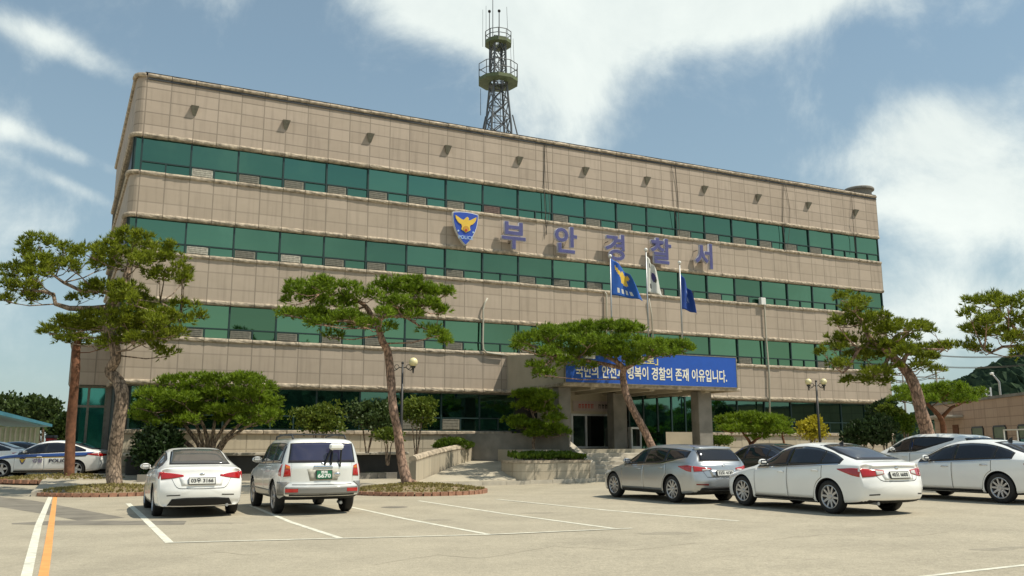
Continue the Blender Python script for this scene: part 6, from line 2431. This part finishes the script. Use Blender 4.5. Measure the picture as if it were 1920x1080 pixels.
    # silver estate
    sp = dict(L=4.78, W=1.815, wb=2.77, fa=.93, wr=.34, rw=.60, paint=MT['car_silver'], spokes=10, belt_chrome=True,
              top=[(0, .58), (.10, .68), (.35, .76), (.9, .89), (1.2, .945), (1.7, 1.21), (2.05, 1.37), (2.4, 1.445), (2.9, 1.47), (3.6, 1.445), (4.15, 1.40), (4.38, 1.36), (4.52, 1.20), (4.64, 1.04), (4.74, .98), (4.78, .90)],
              belt=[(0, .55), (.3, .67), (.9, .80), (1.3, .88), (2.4, .93), (3.6, .985), (4.3, 1.01), (4.6, .98), (4.78, .88)],
              hw=[(0, .66), (.12, .76), (.45, .86), (1.0, .90), (2.0, .907), (3.8, .905), (4.3, .88), (4.6, .85), (4.78, .81)],
              bot=[(0, .24), (.25, .19), (4.0, .19), (4.5, .24), (4.78, .34)], rear=[(.2, .16), (.38, .03), (.55, .0), (.72, .03), (.95, .08), (1.3, .05)],
              dlo=(1.48, 4.22), dlo_lo=.03, dlo_hi=.11, pillars=[2.46, 3.40], doors=[(1.38, 2.44), (2.455, 3.46)], dlo_rise=(3.3, .12),
              rwin=(1.06, 1.31, .62, .55), rarc=.02, rglass=MT['tint'], fwin=(1.0, 1.36, .62, .50),
              tail_b=([(.38, .845), (.60, .80), (.80, .79)], [(.38, .875), (.60, .90), (.82, .93)]), tail_s=([(4.02, .90), (4.36, .80), (4.50, .785)], [(4.0, .92), (4.36, .95), (4.50, .93)]),
              tail_c=([(.42, .835), (.62, .81)], [(.42, .855), (.62, .85)]),
              plate=(0, .75, .50, .12), plate_mat=MT['plate_w'], plate_tm=MT['plate_txt'], plate_text=[('52도 4130', .10, 0)],
              lines=[('B', [(-.6, .80), (-.52, .66), (0, .64), (.52, .66), (.6, .80)], .012)],
              extra=[('rear_diffuser', 'B', [(-.72, .24), (0, .22), (.72, .24)], [(-.66, .40), (0, .42), (.66, .40)], MT['car_dull'], .006), ('roof_spoiler', 'B', [(-.56, 1.325), (0, 1.345), (.56, 1.325)], [(-.54, 1.35), (0, 1.372), (.54, 1.35)], MT['car_silver'], .05)],
              fog=([(.5, .46), (.78, .47)], [(.5, .50), (.78, .50)]), badge=[(0, .94, .05, .03)], exhaust=-.5, recess=MT['car_silver'])
    hd = HEAD
    build_car(sp, 'silver_estate_car', 'silver estate car seen from its left rear near the entrance steps', place(sp, D(1264.5, 943.5, 22.5), 'rl', hd), hd)
    # white sedan cut by the right edge
    sp = variant(SEDAN, L=4.87, W=1.86, wb=2.80, paint=MT['car_white'], spokes=10, wr=.35, belt_chrome=True, rw=.60, chrome_handles=True,
                 top=[(0, .60), (.10, .70), (.35, .79), (.9, .91), (1.28, .97), (1.80, 1.23), (2.15, 1.38), (2.5, 1.455), (2.95, 1.48), (3.4, 1.455), (3.8, 1.36), (4.15, 1.22), (4.45, 1.11), (4.74, 1.07), (4.87, 1.03)],
                 dlo=(1.55, 4.05), pillars=[2.55, 3.62],
                 tail_b=([(.40, .86), (.60, .84), (.80, .82)], [(.40, .91), (.60, .94), (.83, .955)]), tail_s=([(4.38, .88), (4.60, .82)], [(4.36, .92), (4.60, .955)]),
                 plate=(0, .72, .50, .12), plate_mat=MT['plate_w'], plate_tm=MT['plate_txt'], plate_text=[('27서 8052', .10, 0)], lines=[], badge=[(0, .93, .055, .03)], exhaust=.5, recess=MT['car_white'], aerial=(3.5, .10), finm=MT['trim'])
    hd = HEAD
    build_car(sp, 'white_sedan', 'large white sedan cut off by the right edge of view', place(sp, D(1881, 944.5, 20.6), 'rl', hd), hd)
    # white crossover behind it
    sp = dict(L=4.69, W=1.88, wb=2.70, fa=.95, wr=.36, rw=.66, suv=True, paint=MT['car_white'], spokes=10,
              top=[(0, .75), (.10, .90), (.35, .98), (.9, 1.06), (1.2, 1.12), (1.75, 1.42), (2.1, 1.58), (2.5, 1.67), (3.2, 1.68), (4.0, 1.63), (4.32, 1.57), (4.48, 1.28), (4.60, 1.08), (4.69, .92)],
              belt=[(0, .68), (.3, .84), (.9, .95), (1.3, 1.03), (3.0, 1.10), (4.2, 1.17), (4.5, 1.08), (4.69, .90)],
              hw=[(0, .70), (.12, .80), (.4, .90), (1.0, .935), (3.8, .935), (4.3, .91), (4.55, .87), (4.69, .84)],
              bot=[(0, .32), (.3, .26), (4.2, .26), (4.69, .38)], rear=[(.3, .10), (.45, .0), (.62, .0), (.75, .04), (1.1, .07), (1.5, .06)],
              dlo=(1.62, 3.95), dlo_lo=.04, dlo_hi=.12, dlo_rise=(2.7, .22), pillars=[2.50], doors=[(1.40, 2.48), (2.495, 3.44)], glass=MT['tint'],
              rwin=(1.20, 1.50, .66, .58), rglass=MT['tint'], fwin=(1.18, 1.56, .66, .56), headlamp=(.72, .86),
              tail_b=([(.50, .93), (.84, .92)], [(.50, 1.02), (.84, 1.08)]), tail_s=([(4.15, .98), (4.42, .92)], [(4.15, 1.02), (4.42, 1.08)]),
              plate=(0, .80, .50, .12), plate_mat=MT['plate_w'], plate_tm=MT['plate_txt'], plate_text=[('18모 2295', .10, 0)], exhaust=-.5, recess=MT['car_white'])
    hd = HEAD
    loc = Vector((13.5, 28.6, zg(13.5)))
    build_car(sp, 'white_crossover', 'white crossover with dark glass half hidden behind the right hand sedans', loc, hd, 'crossover')
    # black sedan
    sp = variant(SEDAN, paint=MT['car_black'], spokes=10, tail_b=([(.40, .86), (.80, .82)], [(.40, .91), (.83, .955)]), plate=(0, .74, .50, .12), plate_mat=MT['plate_w'], plate_tm=MT['plate_txt'], plate_text=[('61나 7408', .10, 0)], recess=MT['car_black'],
                 rglass=MT['tint'])
    q = D(1418, 880, 28.6)
    build_car(sp, 'black_sedan', 'black sedan half hidden between the silver estate and the white sedan', Vector((q.x + .2, q.y, zg(q.x, q.y))), hd)
    # patrol cars on the left
    sp = variant(SEDAN, paint=MT['car_white'], spokes=5, tail_b=([(.40, .86), (.80, .82)], [(.40, .93), (.83, .955)]), tail_s=([(4.15, .90), (4.56, .84)], [(4.12, .93), (4.56, .955)]), plate=(0, .74, .50, .12), plate_mat=MT['plate_w'], plate_tm=MT['plate_txt'],
                 plate_text=[('45보 1123', .10, 0)], recess=MT['car_white'],
                 extra=[('blue_stripe', v, [(.55, .66), (1.0, .76), (1.5, .80), (3.6, .84), (4.1, .86)], [(.50, .76), (.95, .845), (1.5, .895), (3.6, .975), (4.4, 1.0)], MT['car_blue'], .0085) for v in 'LR'] +
                 [('dark_stripe', v, [(.6, .64), (1.0, .735), (1.5, .775), (3.6, .815), (4.1, .835)], [(.6, .655), (1.0, .752), (1.5, .795), (3.6, .835), (4.1, .855)], MT['trim'], .009) for v in 'LR'] +
                 [('gold_stripe', v, [(1.45, .755), (3.6, .795)], [(1.45, .772), (3.6, .812)], MT['gold'], .009) for v in 'LR'])
    YP = 34.6
    fw, rw_ = D(11, 891, YP), D(142, 887, YP + .3)
    hd = math.atan2(fw.y - rw_.y, fw.x - rw_.x)
    loc = place(sp, rw_, 'rl', hd)
    t, c = build_car(sp, 'police_car', 'white police car with a blue side stripe and emblem beside the annex', loc, hd, 'police car', 'police vehicles on the left')
    for sd, vw in ((1, 'L'), (-1, 'R')):
        p, nr = c.cast(vw, 1.72, .66)
        R3 = Matrix.Rotation(PI / 2, 4, 'X') if sd < 0 else Matrix.Rotation(PI, 4, 'Z') @ Matrix.Rotation(PI / 2, 4, 'X')
        yo = p.y + sd * .014
        mb = MB().prism3([(p.x + x * .26, yo, p.z + z * .26) for x, z in shield_outline(.9, 1.1)], (0, sd * .004, 0))
        em = obj('door_emblem', mb, mat('emblem_dark', (.05, .06, .16), .5), t)
        mb = MB().prism3([(p.x + x * .25, yo + sd * .005, p.z + z * .25 + .01) for x, z in EAGLE], (0, sd * .004, 0))
        obj('eagle', mb, MT['gold'], em)
        for txt, xd, size, mt_ in (('경찰', 2.28, .17, mat('police_grey_blue', (.25, .22, .32), .5)), ('POLICE', 3.1, .19, MT['police_txt'])):
            p, nr = c.cast(vw, xd, .66)
            me = text_mesh(txt, size, .003, .006)
            set_text('door_lettering', me, mt_, t, Matrix.Translation((p.x, p.y + sd * .016, .66)) @ R3 @ Matrix.Diagonal((1.25, 1, 1, 1)))
    # light bar on a second police car in front of it
    sp2 = variant(sp, extra=[], plate_text=[('45보 1124', .10, 0)])
    q = D(-22, 880, 37.6)
    t, c = build_car(sp2, 'police_car', 'white police car with a roof light bar behind the striped one', Vector((q.x - .75, q.y, zg(q.x, q.y))), hd + .12, 'police car', 'police vehicles on the left')
    z = c.top(2.75)
    lb = obj('light_bar', MB().box(-.16, .16, -.55, .55, z + .03, z + .17, 0, .05), MT['white'], t)
    obj('blue_lens', MB().box(-.165, .165, .12, .56, z + .06, z + .165, 0, .04), MT['flagblue'], lb)
    obj('red_lens', MB().box(-.165, .165, -.56, -.12, z + .06, z + .165, 0, .04), MT['redpaint'], lb)
    sp3 = variant(SEDAN, paint=mat('dark_blue_car_paint', (.02, .07, .14), .28, coat=.8, var=.03), tail_b=([(.40, .86), (.80, .82)], [(.40, .91), (.83, .955)]), plate=(0, .74, .50, .12), plate_mat=MT['plate_w'], plate_tm=MT['plate_txt'], plate_text=[('33거 5017', .10, 0)])
    q = D(15, 870, 46.5)
    build_car(sp3, 'blue_sedan', 'dark blue sedan parked behind the police cars under the shed', Vector((q.x, q.y, zg(q.x, q.y))), hd + .1)


build_cars()


# ================================================================== surroundings
def build_surroundings():
    random.seed(5)
    # tan office block on the right
    a = D(1738, 800, 62)
    b = D(1925, 800, 47.5)
    d = Vector((b.x - a.x, b.y - a.y, 0))
    L = d.length + 8
    ang = math.atan2(d.y, d.x)
    t = empty('office_block', (a.x, a.y, zg(a.x)), ang, 'single storey tan brick office block at the right edge', 'building')
    H = D(1922, 741, 47.5).z - zg(a.x)
    mb = MB().add([(1.5, 0, 0), (L, 0, 0), (L, 0, H), (1.5, 0, H), (1.5, 10, 0), (1.5, 10, H)], [(0, 1, 2, 3), (4, 0, 3, 5)])
    mb.uv = [(1.5, 0), (L, 0), (L, 7), (1.5, 7), (-8.5, 0), (-8.5, 7)]
    obj('wall', mb, MT['tan'], t)
    obj('roof', MB().box(1.4, L, .02, 10, H - .2, H - .05).box(1.4, L, -.08, .18, H, H + .16), MT['darkstone'], t)
    for x, w in ((7.6, 1.5), (10.6, 1.5), (13.7, 1.5), (17.0, 1.5), (20.3, 1.5)):
        if x + w > L: continue
        z0, z1 = .8, H * .56
        fr = MB()
        fr.box(x - .1, x, -.06, .06, z0, z1); fr.box(x + w, x + w + .1, -.06, .06, z0, z1)
        fr.box(x, x + w, -.06, .06, z1, z1 + .1); fr.box(x, x + w, -.06, .06, z0 - .1, z0); fr.box(x, x + w, -.05, .05, (z0 + z1) / 2 - .04, (z0 + z1) / 2 + .04)
        wi = obj('window', fr, MT['trim'], t)
        obj('pane', MB().add([(x, -.02, z0), (x + w, -.02, z0), (x + w, -.02, (z0 + z1) / 2), (x, -.02, (z0 + z1) / 2)], [(0, 1, 2, 3)]), MT['glass_low'], wi)
        obj('blind', MB().add([(x, -.03, (z0 + z1) / 2 + .04), (x + w, -.03, (z0 + z1) / 2 + .04), (x + w, -.03, z1), (x, -.03, z1)], [(0, 1, 2, 3)]), mat('green_grey_blind', (.16, .20, .12), .6), wi)
    obj('door', MB().box(4.6, 5.5, -.04, .05, .05, 2.4), MT['bark_dark'], t)
    obj('canopy', MB().box(1.2, 6.4, -1.4, .0, 2.85, 3.0, 0, .02), MT['kerb'], t)
    # rooftop rack
    q = D(1855, 752, 56)
    rk = empty('roof_rack_frame', (q.x, q.y, H + zg(a.x)), ang, 'pale steel ladder frame standing on the tan office roof', 'frame')
    hh = D(1855, 727, 56).z - (H + zg(a.x))
    mb = MB()
    for x in (-.35, .35):
        mb.box(x - .035, x + .035, -.04, .04, 0, hh)
    for z in (.45, .72):
        mb.box(-.32, .32, -.03, .03, hh * z, hh * z + .07)
    obj('ladder_frame', mb, MT['white'], rk)
    # street lamp beyond
    q = D(1877, 752, 66)
    sl_ = empty('street_lamp', (q.x, q.y, zg(30)), 0, 'grey street lamp with a bent arm behind the tan office block', 'street lamp')
    k = 66 / CF
    zt = D(1877, 716, 66).z - zg(30)
    obj('pole', MB().tube([(0, 0, 0), (0, 0, zt), (-.25, 0, zt + .35), (-12 * k, 0, zt + .62)], [.10, .075, .06, .05], 8), MT['steel'], sl_, smooth=True)
    obj('lamp_head', MB().box(-15 * k, -9 * k, -.12, .12, zt + .55, zt + .72, 0, .05), MT['white'], sl_)
    # utility poles and wires
    P = []
    for px, py, Y, lab in ((1692, 700, 120, 'thin distant utility pole with cross arms beside the station corner'), (1754, 690, 105, 'nearer utility pole seen above the low flat pine')):
        top = D(px, py, Y)
        p = empty('utility_pole', (top.x, top.y, zg(30)), 0, lab, 'utility pole', 'utility poles on the right')
        h = top.z - zg(30)
        obj('pole', MB().tube([(0, 0, 0), (0, 0, h)], [.17, .11], 8), MT['darkstone'], p, smooth=True)
        arm = MB()
        for dz in (.3, 1.3):
            arm.box(-1.0, 1.0, -.06, .06, h - dz - .06, h - dz + .06)
            for x in (-.9, -.4, .4, .9):
                arm.lathe([(.05, h - dz + .06), (.05, h - dz + .26)], 6, 'Z', (x, 0, 0))
        obj('cross_arm', arm, MT['darkstone'], p)
        P.append(top)
    for (x0, y0), (x1, y1), lab in (((1700, 662), (1960, 664), 'upper overhead wire on the right'), ((1690, 683), (1960, 682), 'middle overhead wire pair on the right'), ((1668, 712), (1760, 703), 'lower overhead wire running from pole to pole')):
        A, Bp = D(x0, y0, 106), D(x1, y1, 100)
        pts = [A.lerp(Bp, i / 12) + Vector((0, 0, -.5 * math.sin(PI * i / 12))) for i in range(13)]
        for dz in (0, .35):
            w = obj('overhead_wire', MB().tube([p + Vector((0, dz, dz * .4)) for p in pts], .035, 5), MT['cable'])
            tag(w, ('thicker ' if dz == 0 else 'fainter ') + lab, 'wire', 'overhead wires')
    # white railing before the office
    r0, r1 = D(1885, 836, 43), D(1960, 836, 40)
    rl = empty('railing', (r0.x, r0.y, zg(r0.x)), math.atan2(r1.y - r0.y, r1.x - r0.x), 'white steel railing in front of the tan office windows', 'railing')
    zt = D(1885, 805, 43).z - zg(r0.x)
    mb = MB()
    for x in (0, 1.05, 2.1, 3.1):
        mb.box(x - .022, x + .022, -.022, .022, 0, zt)
    for z in (zt - .06, zt * .6):
        mb.box(.03, 3.1, -.025, .025, z, z + .06)
    obj('rail', mb, MT['white'], rl)
    # wooded hill
    mt = bpy.data.materials.new('wooded_hill')
    mt.use_nodes = True
    nt = mt.node_tree
    b_ = nt.nodes['Principled BSDF']
    b_.inputs['Roughness'].default_value = 1
    b_.inputs['Specular IOR Level'].default_value = .05
    tc, no = nt.nodes.new('ShaderNodeTexCoord'), nt.nodes.new('ShaderNodeTexNoise')
    no.inputs['Scale'].default_value, no.inputs['Detail'].default_value = .16, 8
    nt.links.new(tc.outputs['Object'], no.inputs['Vector'])
    cr = nt.nodes.new('ShaderNodeValToRGB')
    cr.color_ramp.elements[0].position, cr.color_ramp.elements[0].color = .35, (.020, .036, .024, 1)
    cr.color_ramp.elements[1].position, cr.color_ramp.elements[1].color = .68, (.055, .085, .045, 1)
    nt.links.new(no.outputs[0], cr.inputs[0])
    nt.links.new(cr.outputs[0], b_.inputs['Base Color'])
    MT['hill'] = mt

    def hill(name, prof, Y, depth, seed):
        """ridge from silhouette points (x, height) at distance Y, sloping down to front and back; tree tops roughen it"""
        rnd = random.Random(seed)
        xs0, xs1 = prof[0][0], prof[-1][0]
        n, m = 520, 46
        def ht(x):
            for (a, b), (c, d) in zip(prof, prof[1:]):
                if x <= c:
                    return b + (d - b) * (x - a) / (c - a)
            return prof[-1][1]
        vs = []
        sg = 1 if depth > 0 else -1
        for j in range(m):
            t = j / (m - 1)
            for i in range(n):
                x = xs0 + (xs1 - xs0) * i / (n - 1)
                e = 1 - abs(t - .5) * 2
                z = ht(x) * math.sin(e * PI / 2)
                z += (rnd.random() ** 1.6 - .2) * 5.0 * min(1, z / 6)
                vs.append((x + (rnd.random() - .5) * 2, Y + depth * t + (rnd.random() - .5) * 4, z - .8))
        fs = [(j * n + i, j * n + i + 1, (j + 1) * n + i + 1, (j + 1) * n + i) for j in range(m - 1) for i in range(n - 1)]
        kind(obj(name, MB().add(vs, fs), MT['hill']), 'structure')
    Yh = 420
    X = lambda px, Yy: (px - 960) / CF * Yy * 1.0
    Hh = lambda py, Yy: D(1700, py, Yy).z
    ym = Yh + 110
    prof = [(X(1640, ym), 0), (X(1740, ym), Hh(800, ym)), (X(1800, ym), Hh(722, ym)), (X(1850, ym), Hh(695, ym)), (X(1885, ym), Hh(678, ym)), (X(1930, ym), Hh(662, ym)), (X(2050, ym), Hh(630, ym)), (X(2300, ym), Hh(620, ym)), (X(2700, ym), Hh(700, ym)), (X(3200, ym), 0)]
    hill('hill', prof, Yh, 220, 3)
    # wooded rise behind the photographer (seen in the glass)
    hill('rear_hill', [(-420, 0), (-250, 17), (-120, 12), (-20, 20), (90, 13), (210, 24), (420, 30), (700, 0)], -150, -160, 9)
    # far trees on the left
    for i, (px, py, rx, rz, Y, lab) in enumerate(((30, 775, 34, 36, 72, 'round dark green tree at the far left above the shed roof'), (85, 780, 34, 40, 70, 'taller dark green tree between the shed and the annex'), (112, 808, 16, 26, 62, 'small ragged tree close to the annex corner'), (-25, 790, 40, 34, 75, 'dark green tree cut by the left edge of view'))):
        bush('far_tree', lab, Y, px, py, rx, rz, 'leaf_far', 858, .34, 1100, lobes=10, seed=60 + i, rag=1.6, cat='tree', trunk_r=.12, group='trees beyond the left sheds')
    # shed with blue roof on the left
    a, b = D(-60, 800, 54), D(80, 800, 58)
    d = Vector((b.x - a.x, b.y - a.y, 0))
    t = empty('car_shed', (a.x, a.y, zg(-30, 56)), math.atan2(d.y, d.x), 'low pale shed with a sloping blue roof edge behind the police cars', 'shed')
    L = d.length
    z0 = D(78, 797, 58).z - zg(-30, 56)
    z1 = D(0, 786, 56).z - zg(-30, 56)
    obj('roof', MB().prism3([(-.3, -.6, z1 + .9), (L + .3, -.6, z0 + .05), (L + .3, -.6, z0 - .12), (-.3, -.6, z1 + .62)], (0, 5, 0)), MT['shedblue'], t)
    mb = MB()
    for i in range(9):
        x = L * (.42 + .58 * i / 8)
        mb.box(x - .03, x + .03, -.05, .05, 0, z0 - .1)
    obj('post', MB().box(L * .42, L, .3, .35, 0, z0 - .13), mat('pale_green_panel', (.38, .42, .28), .7), t)
    for i in range(8):
        x = L * (.45 + .55 * i / 8)
        obj('panel_rib', MB().box(x - .05, x + .05, .22, .299, .2, z0 - .2), MT['pipe'], t)
    obj('wall', MB().box(-.2, L * .41, .3, 4, 0, z1 + .3), MT['soffit'], t)
    obj('window', MB().box(.4, L * .40, .22, .299, .5, z1 * .62), MT['glass_low'], t)
    # red cabinet in the shade by the annex
    q = D(96, 826, 48)
    z = D(96, 803, 48).z - zg(-25, 48)
    c = empty('red_cabinet', (q.x, q.y, zg(-25, 48)), 0, 'small red cabinet in the shade left of the annex', 'cabinet')
    obj('cabinet', MB().box(-.22, .22, -.2, .2, 0, z * .75, 0, .03), MT['redpaint'], c)
    obj('lid', MB().box(-.25, .25, -.23, .23, z * .75, z * .82, 0, .03), MT['darkmetal'], c)


build_surroundings()
